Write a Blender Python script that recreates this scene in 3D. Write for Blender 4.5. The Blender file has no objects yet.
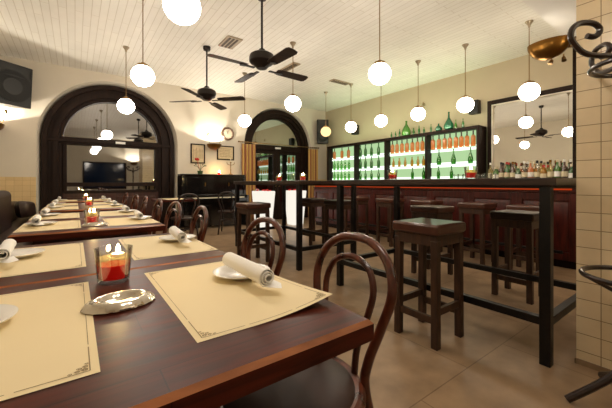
import bpy, math, random
from math import sin, cos, pi, radians, sqrt
from mathutils import Vector, Matrix
random.seed(7)
C = bpy.context.scene.collection
S = bpy.context.scene

# ------------------------------------------------------------------ materials
def lin(c):
    def f(v):
        v /= 255.0
        return v / 12.92 if v <= 0.04045 else ((v + 0.055) / 1.055) ** 2.4
    return (f(c[0]), f(c[1]), f(c[2]), 1.0)

def new_mat(name):
    m = bpy.data.materials.new(name); m.use_nodes = True
    nt = m.node_tree
    for n in list(nt.nodes): nt.nodes.remove(n)
    o = nt.nodes.new('ShaderNodeOutputMaterial')
    return m, nt, o

def principled(name, col, rough=0.5, metal=0.0, spec=0.5, noise=0.0, nscale=8.0, bump=0.0, coat=0.0, sheen=0.0):
    m, nt, o = new_mat(name)
    b = nt.nodes.new('ShaderNodeBsdfPrincipled')
    b.inputs['Base Color'].default_value = lin(col)
    b.inputs['Roughness'].default_value = rough
    b.inputs['Metallic'].default_value = metal
    b.inputs['Specular IOR Level'].default_value = spec
    b.inputs['Coat Weight'].default_value = coat
    b.inputs['Coat Roughness'].default_value = 0.12
    b.inputs['Sheen Weight'].default_value = sheen
    nt.links.new(b.outputs[0], o.inputs[0])
    if noise > 0 or bump > 0:
        tc = nt.nodes.new('ShaderNodeTexCoord'); n = nt.nodes.new('ShaderNodeTexNoise')
        n.inputs['Scale'].default_value = nscale; n.inputs['Detail'].default_value = 6
        nt.links.new(tc.outputs['Object'], n.inputs['Vector'])
        if noise > 0:
            r = nt.nodes.new('ShaderNodeValToRGB')
            c = lin(col)
            r.color_ramp.elements[0].position = 0.3; r.color_ramp.elements[1].position = 0.7
            r.color_ramp.elements[0].color = tuple(v * (1 - noise) for v in c[:3]) + (1,)
            r.color_ramp.elements[1].color = tuple(min(1, v * (1 + noise)) for v in c[:3]) + (1,)
            nt.links.new(n.outputs['Fac'], r.inputs[0]); nt.links.new(r.outputs[0], b.inputs['Base Color'])
        if bump > 0:
            bp = nt.nodes.new('ShaderNodeBump'); bp.inputs['Strength'].default_value = bump; bp.inputs['Distance'].default_value = 0.01
            nt.links.new(n.outputs['Fac'], bp.inputs['Height']); nt.links.new(bp.outputs[0], b.inputs['Normal'])
    return m

def wood(name, dark, light, stretch=(1.5, 14, 14), rough=0.35, scale=3.0, coat=0.3, bump=0.05, planks=None, spec=0.4):
    m, nt, o = new_mat(name)
    b = nt.nodes.new('ShaderNodeBsdfPrincipled')
    b.inputs['Roughness'].default_value = rough; b.inputs['Specular IOR Level'].default_value = spec; b.inputs['Coat Weight'].default_value = coat; b.inputs['Coat Roughness'].default_value = 0.2
    tc = nt.nodes.new('ShaderNodeTexCoord'); mp = nt.nodes.new('ShaderNodeMapping')
    mp.inputs['Scale'].default_value = stretch
    n = nt.nodes.new('ShaderNodeTexNoise'); n.inputs['Scale'].default_value = scale; n.inputs['Detail'].default_value = 8; n.inputs['Distortion'].default_value = 0.6
    nt.links.new(tc.outputs['Object'], mp.inputs[0]); nt.links.new(mp.outputs[0], n.inputs['Vector'])
    r = nt.nodes.new('ShaderNodeValToRGB'); r.color_ramp.elements[0].position = 0.32; r.color_ramp.elements[1].position = 0.7
    r.color_ramp.elements[0].color = lin(dark); r.color_ramp.elements[1].color = lin(light)
    nt.links.new(n.outputs['Fac'], r.inputs[0])
    src = r.outputs[0]
    if planks:
        br = nt.nodes.new('ShaderNodeTexBrick'); br.offset = 0.5
        br.inputs['Color1'].default_value = (1, 1, 1, 1); br.inputs['Color2'].default_value = (0.72, 0.72, 0.72, 1)
        br.inputs['Mortar'].default_value = (0.25, 0.2, 0.18, 1); br.inputs['Scale'].default_value = 1.0
        br.inputs['Mortar Size'].default_value = 0.0012; br.inputs['Brick Width'].default_value = 3.0; br.inputs['Row Height'].default_value = planks
        nt.links.new(tc.outputs['Object'], br.inputs['Vector'])
        mx = nt.nodes.new('ShaderNodeMix'); mx.data_type = 'RGBA'; mx.blend_type = 'MULTIPLY'; mx.inputs[0].default_value = 0.8
        nt.links.new(src, mx.inputs[6]); nt.links.new(br.outputs['Color'], mx.inputs[7]); src = mx.outputs[2]
    nt.links.new(src, b.inputs['Base Color'])
    bp = nt.nodes.new('ShaderNodeBump'); bp.inputs['Strength'].default_value = bump; bp.inputs['Distance'].default_value = 0.01
    nt.links.new(n.outputs['Fac'], bp.inputs['Height']); nt.links.new(bp.outputs[0], b.inputs['Normal'])
    rr = nt.nodes.new('ShaderNodeMapRange'); rr.inputs[3].default_value = rough * 0.8; rr.inputs[4].default_value = min(1, rough * 1.3)
    nt.links.new(n.outputs['Fac'], rr.inputs[0]); nt.links.new(rr.outputs[0], b.inputs['Roughness'])
    nt.links.new(b.outputs[0], o.inputs[0])
    return m

def bricks(name, c1, c2, mortar, w, h, msize, axes='xy', rough=0.3, bump=0.3, offset=0.0, noise=0.15, nscale=3.0, shift=(0, 0), spec=0.5):
    m, nt, o = new_mat(name)
    b = nt.nodes.new('ShaderNodeBsdfPrincipled'); b.inputs['Roughness'].default_value = rough; b.inputs['Specular IOR Level'].default_value = spec
    tc = nt.nodes.new('ShaderNodeTexCoord'); sp = nt.nodes.new('ShaderNodeSeparateXYZ'); cb = nt.nodes.new('ShaderNodeCombineXYZ')
    nt.links.new(tc.outputs['Object'], sp.inputs[0])
    for k, a in enumerate(axes):
        ad = nt.nodes.new('ShaderNodeMath'); ad.operation = 'ADD'; ad.inputs[1].default_value = shift[k]
        nt.links.new(sp.outputs['xyz'.index(a)], ad.inputs[0]); nt.links.new(ad.outputs[0], cb.inputs[k])
    br = nt.nodes.new('ShaderNodeTexBrick'); br.offset = offset; br.squash = 1.0
    br.inputs['Color1'].default_value = lin(c1); br.inputs['Color2'].default_value = lin(c2); br.inputs['Mortar'].default_value = lin(mortar)
    br.inputs['Scale'].default_value = 1.0; br.inputs['Mortar Size'].default_value = msize; br.inputs['Brick Width'].default_value = w; br.inputs['Row Height'].default_value = h
    br.inputs['Mortar Smooth'].default_value = 0.3
    nt.links.new(cb.outputs[0], br.inputs['Vector'])
    n = nt.nodes.new('ShaderNodeTexNoise'); n.inputs['Scale'].default_value = nscale; n.inputs['Detail'].default_value = 8
    nt.links.new(tc.outputs['Object'], n.inputs['Vector'])
    mr = nt.nodes.new('ShaderNodeMapRange'); mr.inputs[1].default_value = 0.3; mr.inputs[2].default_value = 0.7; mr.inputs[3].default_value = 1 - noise; mr.inputs[4].default_value = 1 + noise
    nt.links.new(n.outputs['Fac'], mr.inputs[0])
    mx = nt.nodes.new('ShaderNodeMix'); mx.data_type = 'RGBA'; mx.blend_type = 'MULTIPLY'; mx.inputs[0].default_value = 1.0
    nt.links.new(br.outputs['Color'], mx.inputs[6]); nt.links.new(mr.outputs[0], mx.inputs[7])
    nt.links.new(mx.outputs[2], b.inputs['Base Color'])
    bp = nt.nodes.new('ShaderNodeBump'); bp.inputs['Strength'].default_value = bump; bp.inputs['Distance'].default_value = 0.004; bp.invert = True
    nt.links.new(br.outputs['Fac'], bp.inputs['Height']); nt.links.new(bp.outputs[0], b.inputs['Normal'])
    nt.links.new(b.outputs[0], o.inputs[0])
    return m

def emit(name, col, strength):
    m, nt, o = new_mat(name)
    e = nt.nodes.new('ShaderNodeEmission'); e.inputs[0].default_value = lin(col); e.inputs[1].default_value = strength
    nt.links.new(e.outputs[0], o.inputs[0])
    return m

def tinted_glass(name, col, body=0.0, gloss=0.12, bodycol=None, rough=0.02):
    """see-through coloured glass: tinted transparency, a sharp reflection and optionally a cloudy translucent body"""
    m, nt, o = new_mat(name)
    t = nt.nodes.new('ShaderNodeBsdfTransparent'); t.inputs[0].default_value = lin(col)
    src = t.outputs[0]
    if body > 0:
        tr = nt.nodes.new('ShaderNodeBsdfTranslucent'); tr.inputs[0].default_value = lin(bodycol or col)
        df = nt.nodes.new('ShaderNodeBsdfDiffuse'); df.inputs[0].default_value = lin(bodycol or col)
        md = nt.nodes.new('ShaderNodeMixShader'); md.inputs[0].default_value = 0.5
        nt.links.new(tr.outputs[0], md.inputs[1]); nt.links.new(df.outputs[0], md.inputs[2])
        mb = nt.nodes.new('ShaderNodeMixShader'); mb.inputs[0].default_value = body
        nt.links.new(src, mb.inputs[1]); nt.links.new(md.outputs[0], mb.inputs[2]); src = mb.outputs[0]
    g = nt.nodes.new('ShaderNodeBsdfGlossy'); g.inputs['Roughness'].default_value = rough
    lw = nt.nodes.new('ShaderNodeLayerWeight'); lw.inputs[0].default_value = 0.25
    mr = nt.nodes.new('ShaderNodeMapRange'); mr.inputs[3].default_value = gloss; mr.inputs[4].default_value = 0.75
    nt.links.new(lw.outputs['Fresnel'], mr.inputs[0])
    mx = nt.nodes.new('ShaderNodeMixShader')
    nt.links.new(mr.outputs[0], mx.inputs[0]); nt.links.new(src, mx.inputs[1]); nt.links.new(g.outputs[0], mx.inputs[2])
    nt.links.new(mx.outputs[0], o.inputs[0])
    return m

M = dict(
    plaster=principled('cream_plaster', (216, 207, 190), 0.85, noise=0.03, nscale=2, bump=0.03),
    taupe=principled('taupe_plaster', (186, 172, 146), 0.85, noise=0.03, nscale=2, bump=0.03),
    ceiling=bricks('white_boarding', (244, 240, 230), (239, 235, 225), (218, 211, 196), 1.1, 0.088, 0.005, 'yx', 0.6, 0.5, 0.37, 0.03),
    beamwhite=principled('white_plaster', (236, 232, 224), 0.8, noise=0.03, nscale=2),
    floor=bricks('beige_stone', (158, 132, 104), (150, 124, 96), (128, 104, 79), 0.9, 0.9, 0.004, 'xy', 0.36, 0.05, 0.5, 0.2, 6.5, spec=0.3),
    tile_pillar=bricks('cream_tile', (240, 220, 182), (235, 213, 173), (160, 128, 92), 0.112, 0.1, 0.0022, 'yz', 0.22, 0.6, 0.0, 0.05, 9, (0.0055, 0.02)),
    tile_back=bricks('cream_wall_tile', (226, 198, 148), (218, 190, 140), (186, 154, 108), 0.11, 0.1, 0.002, 'xz', 0.3, 0.4, 0.0, 0.04, 6),
    darkwood=wood('dark_window_wood', (24, 15, 11), (44, 29, 21), (12, 12, 1.5), 0.5, coat=0.0, spec=0.15),
    panelwood=wood('red_brown_panel_wood', (48, 24, 17), (74, 38, 26), (12, 12, 1.5), 0.4),
    tablewood=wood('dark_red_table_wood', (58, 22, 14), (98, 38, 23), (1.4, 18, 18), 0.36, 2.6, 0.0, 0.04, 0.155, spec=0.16),
    wornwood=wood('worn_table_edge', (122, 66, 30), (178, 108, 58), (2, 10, 10), 0.35, 3, 0.3),
    bentwood=wood('bentwood_varnish', (52, 22, 14), (112, 54, 33), (6, 6, 3), 0.28, 4, 0.45, 0.02),
    darkbent=wood('dark_bentwood', (24, 13, 10), (48, 27, 20), (6, 6, 3), 0.3, 4, 0.4, 0.02),
    stoolwood=wood('stool_wood', (46, 30, 20), (76, 50, 33), (14, 14, 1.6), 0.45, 3, 0.15),
    redleather=principled('red_brown_leather', (78, 46, 34), 0.28, noise=0.2, nscale=12, bump=0.1, coat=0.3),
    darkleather=principled('dark_brown_leather', (48, 32, 26), 0.4, spec=0.3, noise=0.2, nscale=10, bump=0.1),
    seatleather=principled('chair_seat_leather', (56, 36, 28), 0.42, spec=0.2, noise=0.2, nscale=9, bump=0.08),
    steel=principled('black_steel', (20, 18, 18), 0.38, 0.3, noise=0.2, nscale=20),
    hightop=wood('dark_high_table_wood', (30, 18, 13), (60, 36, 26), (12, 1.4, 12), 0.3, 3, 0.3),
    mahogany=wood('red_mahogany', (52, 15, 11), (88, 27, 18), (12, 10, 1.4), 0.32, 3, 0.15),
    bartop=wood('dark_bar_top', (34, 19, 14), (60, 34, 25), (12, 1.4, 12), 0.3, 3, 0.4),
    paper=principled('cream_paper', (238, 220, 178), 0.75, noise=0.02, nscale=4),
    ink=principled('brown_ink', (150, 128, 92), 0.8),
    porcelain=principled('white_porcelain', (240, 237, 232), 0.25, coat=0.15),
    linen=principled('white_linen', (246, 244, 240), 0.9, bump=0.15, nscale=60, sheen=0.2),
    silver=principled('pressed_silver', (214, 205, 190), 0.15, 1.0, noise=0.1, nscale=14, bump=0.03),
    brass=principled('brass', (128, 90, 40), 0.3, 1.0, noise=0.15, nscale=6),
    oldbrass=principled('dull_brass', (150, 120, 80), 0.35, 1.0),
    nickel=principled('brushed_nickel', (170, 155, 132), 0.3, 1.0),
    black=principled('black_plastic', (26, 24, 24), 0.45, noise=0.1, nscale=30),
    grille=principled('black_grille', (16, 15, 15), 0.6, bump=0.4, nscale=160),
    piano=principled('black_piano_lacquer', (12, 10, 10), 0.08, coat=0.8),
    ivory=principled('ivory', (226, 216, 190), 0.3),
    fanblade=wood('dark_fan_blade', (44, 34, 28), (70, 55, 45), (3, 3, 3), 0.5, coat=0.0, spec=0.2),
    fanmetal=principled('dark_fan_metal', (38, 31, 27), 0.35, 0.5),
    opal=emit('lit_opal_glass', (255, 242, 226), 22.5), opal_bar=emit('bar_opal_glass', (255, 238, 214), 12.0),
    opal_dim=emit('dim_opal_glass', (255, 206, 140), 1.1),
    bulb=emit('lit_bulb', (255, 232, 196), 60.0),
    flame=emit('candle_flame', (255, 214, 140), 220.0),
    panel=emit('green_backlit_panel', (172, 205, 152), 0.62),
    led=emit('white_led_strip', (238, 255, 234), 1.0),
    warmled=emit('orange_led_strip', (230, 78, 30), 0.3),
    planter=emit('lit_planter_plastic', (255, 248, 232), 0.55),
    wax=principled('white_wax', (236, 226, 200), 0.5),
    clear=tinted_glass('clear_glass', (252, 253, 252), 0.0, 0.06),
    shelfglass=tinted_glass('shelf_glass', (224, 244, 226), 0.0, 0.08),
    windowglass=tinted_glass('night_window_glass', (60, 64, 70), 0.0, 0.5),
    redgel=tinted_glass('red_candle_gel', (255, 60, 40), 0.85, 0.04, (255, 34, 22)),
    amber=tinted_glass('pale_candle_oil', (255, 248, 210), 0.25, 0.03, (250, 232, 170)),
    green=tinted_glass('green_bottle_glass', (110, 190, 80), 0.25, 0.08, (50, 140, 46)),
    palegreen=tinted_glass('pale_green_bottle_glass', (176, 226, 160), 0.12, 0.08, (120, 190, 110)),
    deepgreen=tinted_glass('deep_green_bottle_glass', (100, 170, 84), 0.55, 0.08, (60, 140, 62)),
    demigreen=tinted_glass('yellow_green_demijohn_glass', (130, 190, 70), 0.75, 0.1, (84, 150, 42)),
    teal=tinted_glass('blue_green_demijohn_glass', (40, 150, 110), 0.75, 0.1, (16, 116, 82)),
    orange=tinted_glass('orange_liqueur', (255, 196, 140), 0.5, 0.04, (255, 176, 116)),
    yellowb=tinted_glass('yellow_liqueur', (236, 196, 90), 0.4, 0.05, (220, 170, 60)),
    darkneck=principled('dark_bottle_neck', (60, 34, 20), 0.3),
    brownb=tinted_glass('brown_bottle_glass', (150, 96, 50), 0.5, 0.08, (110, 66, 30)),
    label=principled('paper_bottle_label', (214, 202, 170), 0.7),
    blackcap=principled('black_bottle_cap', (24, 22, 20), 0.4),
    redcap=principled('red_bottle_cap', (170, 30, 22), 0.4),
    mirror=principled('mirror_silvering', (226, 224, 216), 0.015, 1.0),
    bevel_glint=principled('pale_bevel_glint', (240, 232, 214), 0.3),  # pale colour standing for the reflection on the mirror's bevel
    curtain=principled('gold_curtain', (176, 134, 66), 0.7, sheen=0.3),
    curtainrust=principled('rust_curtain_stripe', (140, 78, 48), 0.7),
    redflower=principled('red_petals', (196, 24, 22), 0.6),
    leaf=principled('green_leaves', (48, 78, 34), 0.6),
    vent=principled('vent_metal', (168, 150, 124), 0.5),
    ventdark=principled('vent_slots', (84, 70, 54), 0.7),
    picture=principled('aged_print', (206, 188, 150), 0.6, noise=0.12, nscale=24),
    printink=principled('print_ink', (120, 104, 82), 0.8),
    clockface=principled('ivory_clock_face', (206, 192, 168), 0.5),
    clockrim=principled('brown_clock_rim', (92, 66, 50), 0.35),
    whitebox=principled('white_plastic', (236, 234, 228), 0.4),
    doorwood=wood('front_door_wood', (40, 28, 22), (62, 44, 34), (12, 12, 1.5), 0.5),
)
def fabric_stripes(name, ca, cb, freq):
    m, nt, o = new_mat(name)
    b = nt.nodes.new('ShaderNodeBsdfPrincipled'); b.inputs['Roughness'].default_value = 0.6; b.inputs['Sheen Weight'].default_value = 0.3
    tc = nt.nodes.new('ShaderNodeTexCoord'); w = nt.nodes.new('ShaderNodeTexWave'); w.bands_direction = 'X'
    w.inputs['Scale'].default_value = freq; nt.links.new(tc.outputs['Object'], w.inputs['Vector'])
    r = nt.nodes.new('ShaderNodeValToRGB'); r.color_ramp.elements[0].color = lin(ca); r.color_ramp.elements[1].color = lin(cb)
    r.color_ramp.elements[0].position = 0.35; r.color_ramp.elements[1].position = 0.6
    nt.links.new(w.outputs['Fac'], r.inputs[0]); nt.links.new(r.outputs[0], b.inputs['Base Color']); nt.links.new(b.outputs[0], o.inputs[0])
    return m
M['curtain'] = fabric_stripes('striped_gold_curtain', (140, 84, 44), (196, 158, 84), 3.2)

# ------------------------------------------------------------------ mesh building
class MB:
    def __init__(s): s.v = []; s.f = []; s.m = []; s.cur = 0
    def mat(s, i): s.cur = i; return s
    def add(s, vs, fs):
        b = len(s.v); s.v.extend([tuple(p) for p in vs])
        for f in fs: s.f.append(tuple(b + i for i in f)); s.m.append(s.cur)
        return s
    def box(s, x0, x1, y0, y1, z0, z1, rot=None, piv=None):
        vs = [Vector((x, y, z)) for z in (z0, z1) for y in (y0, y1) for x in (x0, x1)]
        if rot is not None:
            p = Vector(piv if piv else ((x0+x1)/2, (y0+y1)/2, (z0+z1)/2))
            vs = [rot @ (q - p) + p for q in vs]
        return s.add(vs, [(0,2,3,1),(4,5,7,6),(0,1,5,4),(2,6,7,3),(0,4,6,2),(1,3,7,5)])
    def taper(s, c0, sx0, sy0, c1, sx1, sy1):
        vs = []
        for c, a, b in ((c0, sx0/2, sy0/2), (c1, sx1/2, sy1/2)):
            for y in (-b, b):
                for x in (-a, a): vs.append((c[0]+x, c[1]+y, c[2]))
        return s.add(vs, [(0,2,3,1),(4,5,7,6),(0,1,5,4),(2,6,7,3),(0,4,6,2),(1,3,7,5)])
    def slab(s, x0, x1, y0, y1, z0, z1, ch, edge=0):
        """slab with a chamfered upper edge in its own material slot"""
        a = [(x0,y0,z0),(x1,y0,z0),(x1,y1,z0),(x0,y1,z0)]
        b = [(x0,y0,z1-ch),(x1,y0,z1-ch),(x1,y1,z1-ch),(x0,y1,z1-ch)]
        c = [(x0+ch,y0+ch,z1),(x1-ch,y0+ch,z1),(x1-ch,y1-ch,z1),(x0+ch,y1-ch,z1)]
        base = len(s.v); s.v.extend(a + b + c)
        def q(*i): s.f.append(tuple(base+k for k in i)); s.m.append(s.cur)
        q(3,2,1,0); q(8,9,10,11)
        for k in range(4): q(k, (k+1)%4, 4+(k+1)%4, 4+k)
        keep = s.cur; s.cur = edge
        for k in range(4): q(4+k, 4+(k+1)%4, 8+(k+1)%4, 8+k)
        s.cur = keep
        return s
    def lathe(s, prof, n=24, c=(0,0,0), sx=1.0, sy=1.0, flute=0.0, nf=12, rot=None):
        vs, fs = [], []
        rings = []
        for (r, z) in prof:
            if r < 1e-6:
                rings.append([len(vs)]); vs.append(Vector((0, 0, z)))
            else:
                ring = []
                for k in range(n):
                    a = 2*pi*k/n; rr = r*(1 + flute*cos(nf*a)*(r > 0.03))
                    ring.append(len(vs)); vs.append(Vector((rr*cos(a)*sx, rr*sin(a)*sy, z)))
                rings.append(ring)
        for A, B in zip(rings, rings[1:]):
            if len(A) == 1 and len(B) == 1: continue
            for k in range(n):
                k2 = (k+1) % n
                if len(A) == 1: fs.append((A[0], B[k2], B[k]))
                elif len(B) == 1: fs.append((A[k], A[k2], B[0]))
                else: fs.append((A[k], A[k2], B[k2], B[k]))
        cc = Vector(c)
        if rot is not None: vs = [rot @ v for v in vs]
        return s.add([v + cc for v in vs], fs)
    def cyl(s, p0, p1, r, n=12, r1=None):
        return s.tube([p0, p1], [r, r if r1 is None else r1], n)
    def tube(s, pts, r, n=10, closed=False, flat=1.0):
        pts = [Vector(p) for p in pts]; N = len(pts)
        rs = r if isinstance(r, (list, tuple)) else [r]*N
        tang = []
        for i in range(N):
            if closed: t = pts[(i+1) % N] - pts[i-1]
            else: t = pts[min(i+1, N-1)] - pts[max(i-1, 0)]
            tang.append(t.normalized())
        up = Vector((0,0,1)) if abs(tang[0].z) < 0.9 else Vector((1,0,0))
        nrm = (up - tang[0]*up.dot(tang[0])).normalized()
        vs, fs = [], []
        for i in range(N):
            nrm = (nrm - tang[i]*nrm.dot(tang[i])).normalized(); bi = tang[i].cross(nrm)
            for k in range(n):
                a = 2*pi*k/n
                vs.append(pts[i] + (nrm*cos(a)*flat + bi*sin(a))*rs[i])
        for i in range(N if closed else N-1):
            j = (i+1) % N
            for k in range(n):
                k2 = (k+1) % n
                fs.append((i*n+k, i*n+k2, j*n+k2, j*n+k))
        if not closed:
            fs.append(tuple(range(n-1, -1, -1))); fs.append(tuple((N-1)*n+k for k in range(n)))
        return s.add(vs, fs)
    def prism(s, poly, axis, a0, a1):
        """poly: 2-D outline in the other two axes"""
        def P(u, v, w):
            return {'x': (w, u, v), 'y': (u, w, v), 'z': (u, v, w)}[axis]
        n = len(poly)
        vs = [P(u, v, a0) for u, v in poly] + [P(u, v, a1) for u, v in poly]
        fs = [tuple(range(n-1, -1, -1)), tuple(range(n, 2*n))] + [(k, (k+1)%n, n+(k+1)%n, n+k) for k in range(n)]
        return s.add(vs, fs)
    def sphere(s, c, r, nu=24, nv=14, sz=1.0):
        prof = [(r*sin(pi*k/nv), -r*cos(pi*k/nv)*sz) for k in range(nv+1)]
        prof[0] = (0, -r*sz); prof[-1] = (0, r*sz)
        return s.lathe(prof, nu, c)
    def build(s, name, mats, parent=None, loc=None, bevel=0.0, sharp=35, segs=2):
        me = bpy.data.meshes.new(name)
        me.from_pydata([tuple(v) for v in s.v], [], s.f); me.update()
        if not isinstance(mats, (list, tuple)): mats = [mats]
        for m in mats: me.materials.append(m)
        me.polygons.foreach_set('material_index', s.m)
        me.polygons.foreach_set('use_smooth', [True]*len(s.f))
        me.set_sharp_from_angle(angle=radians(sharp))
        o = bpy.data.objects.new(name, me); C.objects.link(o)
        if parent is not None: o.parent = parent
        if loc is not None: o.location = loc
        if bevel > 0:
            b = o.modifiers.new('bevel', 'BEVEL'); b.width = bevel; b.segments = segs; b.limit_method = 'ANGLE'; b.angle_limit = radians(40)
        return o

def smooth(pts, n=6, closed=False):
    """Catmull-Rom resampling"""
    P = [Vector(p) for p in pts]; out = []
    N = len(P); rng = range(N if closed else N-1)
    for i in rng:
        p0 = P[i-1] if (closed or i > 0) else P[0]*2 - P[1]
        p1 = P[i]; p2 = P[(i+1) % N]
        p3 = P[(i+2) % N] if (closed or i+2 < N) else P[-1]*2 - P[-2]
        for k in range(n):
            t = k/n
            out.append(0.5*((2*p1) + (p2-p0)*t + (2*p0-5*p1+4*p2-p3)*t*t + (3*p1-p0-3*p2+p3)*t**3))
    if not closed: out.append(P[-1])
    return out

def tag(o, label=None, cat=None, group=None, kind=None):
    if label: o['label'] = label
    if cat: o['category'] = cat
    if group: o['group'] = group
    if kind: o['kind'] = kind
    return o
def thing(name, label, cat, loc=(0,0,0), rz=0, group=None):
    o = bpy.data.objects.new(name, None); C.objects.link(o); o.empty_display_size = 0.1
    o.location = loc; o.rotation_euler = (0, 0, rz)
    return tag(o, label, cat, group)
def struct(o, label=None, cat='room'):
    return tag(o, label, cat, None, 'structure')
def dup(src, loc, rz=None, label=None, group=None):
    r = src.copy(); C.objects.link(r); r.location = loc
    if rz is not None: r.rotation_euler = (0, 0, rz)
    if label: r['label'] = label
    if group: r['group'] = group
    for ch in src.children:
        c = ch.copy(); C.objects.link(c); c.parent = r
        for g in ch.children:
            d = g.copy(); C.objects.link(d); d.parent = c
    return r
ORD = ['first','second','third','fourth','fifth','sixth','seventh','eighth','ninth','tenth','eleventh','twelfth','thirteenth','fourteenth','fifteenth','sixteenth','seventeenth','eighteenth','nineteenth','twentieth']

# ------------------------------------------------------------------ camera
cam = bpy.data.cameras.new('camera'); co = bpy.data.objects.new('camera', cam); C.objects.link(co)
co.location = (0, 0, 1.05); co.rotation_euler = (radians(90), 0, radians(-36.25))
cam.sensor_fit = 'HORIZONTAL'; cam.sensor_width = 36; cam.lens = 315/612*36; cam.shift_y = -21/612; cam.clip_start = 0.02
S.camera = co

# ------------------------------------------------------------------ room shell
XL, XR, YF, YB, ZC = -1.3, 6.4, -3.0, 7.65, 3.3
YD = 7.95      # back of the arch recesses
struct(MB().box(XL-0.3, XR+0.3, YF-0.3, 8.3, -0.2, 0).build('floor', M['floor']), 'beige stone slab floor', 'floor')
struct(MB().box(XL-0.3, XR+0.3, YF-0.3, 8.3, ZC, ZC+0.2).build('ceiling', M['ceiling']), 'white boarded ceiling over the dining room', 'ceiling')
struct(MB().box(XL-0.2, XL, YF-0.2, 8.2, 0, ZC).build('wall_left', M['plaster']), 'cream plaster wall beside the banquette', 'wall')
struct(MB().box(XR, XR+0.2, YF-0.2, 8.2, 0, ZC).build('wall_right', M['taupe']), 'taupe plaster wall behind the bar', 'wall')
struct(MB().box(XL, XR, YF-0.2, YF, 0, ZC).build('wall_front', M['plaster']), 'cream plaster wall facing the arched window', 'wall')

ARCH = [dict(cx=0.67, zs=1.9, rf=1.25, rb=1.17), dict(cx=4.7, zs=2.08, rf=1.1, rb=1.04)]
def back_wall():
    mb = MB(); K = 40
    xs = XL
    for a in ARCH:
        x0, x1 = a['cx']-a['rf'], a['cx']+a['rf']
        mb.add([(xs,YB,0),(x0,YB,0),(x0,YB,ZC),(xs,YB,ZC)], [(0,1,2,3)])
        prev = None
        for k in range(K+1):
            t = pi - pi*k/K
            p = (a['cx']+a['rf']*cos(t), a['zs']+a['rf']*sin(t)); q = (a['cx']+a['rb']*cos(t), a['zs']+a['rb']*sin(t))
            if prev:
                (pp, qq) = prev
                mb.add([(pp[0],YB,pp[1]),(p[0],YB,p[1]),(p[0],YB,ZC),(pp[0],YB,ZC)], [(0,1,2,3)])
                mb.add([(pp[0],YB,pp[1]),(qq[0],YD,qq[1]),(q[0],YD,q[1]),(p[0],YB,p[1])], [(0,1,2,3)])
            prev = (p, q)
        for sgn in (-1, 1):
            xf, xb = a['cx']+sgn*a['rf'], a['cx']+sgn*a['rb']
            vs = [(xf,YB,0),(xb,YD,0),(xb,YD,a['zs']),(xf,YB,a['zs'])]
            mb.add(vs, [(0,1,2,3)])
        xs = x1
    mb.add([(xs,YB,0),(XR,YB,0),(XR,YB,ZC),(xs,YB,ZC)], [(0,1,2,3)])
    return mb.build('wall_back', M['plaster'], sharp=30)
struct(back_wall(), 'cream plaster wall with the two arches', 'wall')
# rounded cove between back wall and ceiling
# tiled wainscot panels on the back wall
for i, (x0, x1) in enumerate([(XL, ARCH[0]['cx']-1.25), (ARCH[0]['cx']+1.25, ARCH[1]['cx']-1.1), (ARCH[1]['cx']+1.1, XR)]):
    struct(MB().box(x0, x1, YB-0.015, YB-0.001, 0, 1.16).build('trim_%d' % (i+1), M['tile_back']),
           ['cream tiled wainscot left of the arched window', 'cream tiled wainscot behind the piano', 'cream tiled wainscot right of the arched door'][i], 'wall tiling')
# tiled pillar, beam
struct(MB().box(2.36, 2.95, -0.35, 0.55, 0, ZC).build('pillar', M['tile_pillar']), 'cream tiled pillar at the end of the high table', 'pillar')
struct(MB().box(2.353, 2.36, -0.35, 0.556, 0, 0.03).box(2.353, 2.95, 0.55, 0.556, 0, 0.03).build('baseboard_right', M['floor']), 'narrow stone skirting round the tiled pillar', 'baseboard')
struct(MB().box(2.36, XR, 0.1, 1.42, 3.1, ZC).build('beam', M['beamwhite']), 'smooth white beam between pillar and bar wall', 'beam')
# front wall openings (seen in reflections)
struct(MB().box(4.3, 5.8, YF, YF+0.06, 0, 2.4).build('door_2', M['doorwood']), 'wide dark door behind the viewer', 'door')
for k, (xa, xb) in enumerate(((0.3, 2.15), (2.82, 3.6))):
    wn = thing('window_%d' % (k+2), ['wide dark blue night window behind the viewer', 'narrow dark blue night window behind the viewer'][k], 'window', ((xa+xb)/2, YF, 0)); tag(wn, kind='structure')
    hw = (xb-xa)/2
    MB().box(-hw, -hw+0.06, 0, 0.06, 0.75, 2.1).box(hw-0.06, hw, 0, 0.06, 0.75, 2.1).box(-hw+0.06, hw-0.06, 0, 0.06, 2.04, 2.1).box(-hw+0.06, hw-0.06, 0, 0.06, 0.75, 0.82).build('window_frame', M['darkwood'], wn)
    MB().box(-hw+0.06, hw-0.06, 0.001, 0.02, 0.82, 2.04).build('night_glass', principled('blue_night_glass', (26, 40, 66), 0.08), wn)
# outside darkness beyond the panes
struct(MB().box(XL, XR, 8.14, 8.2, 0, ZC).build('wall_outer', principled('night_outside', (8, 9, 12), 0.9)), 'dark night outside the panes', 'outside')

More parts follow.
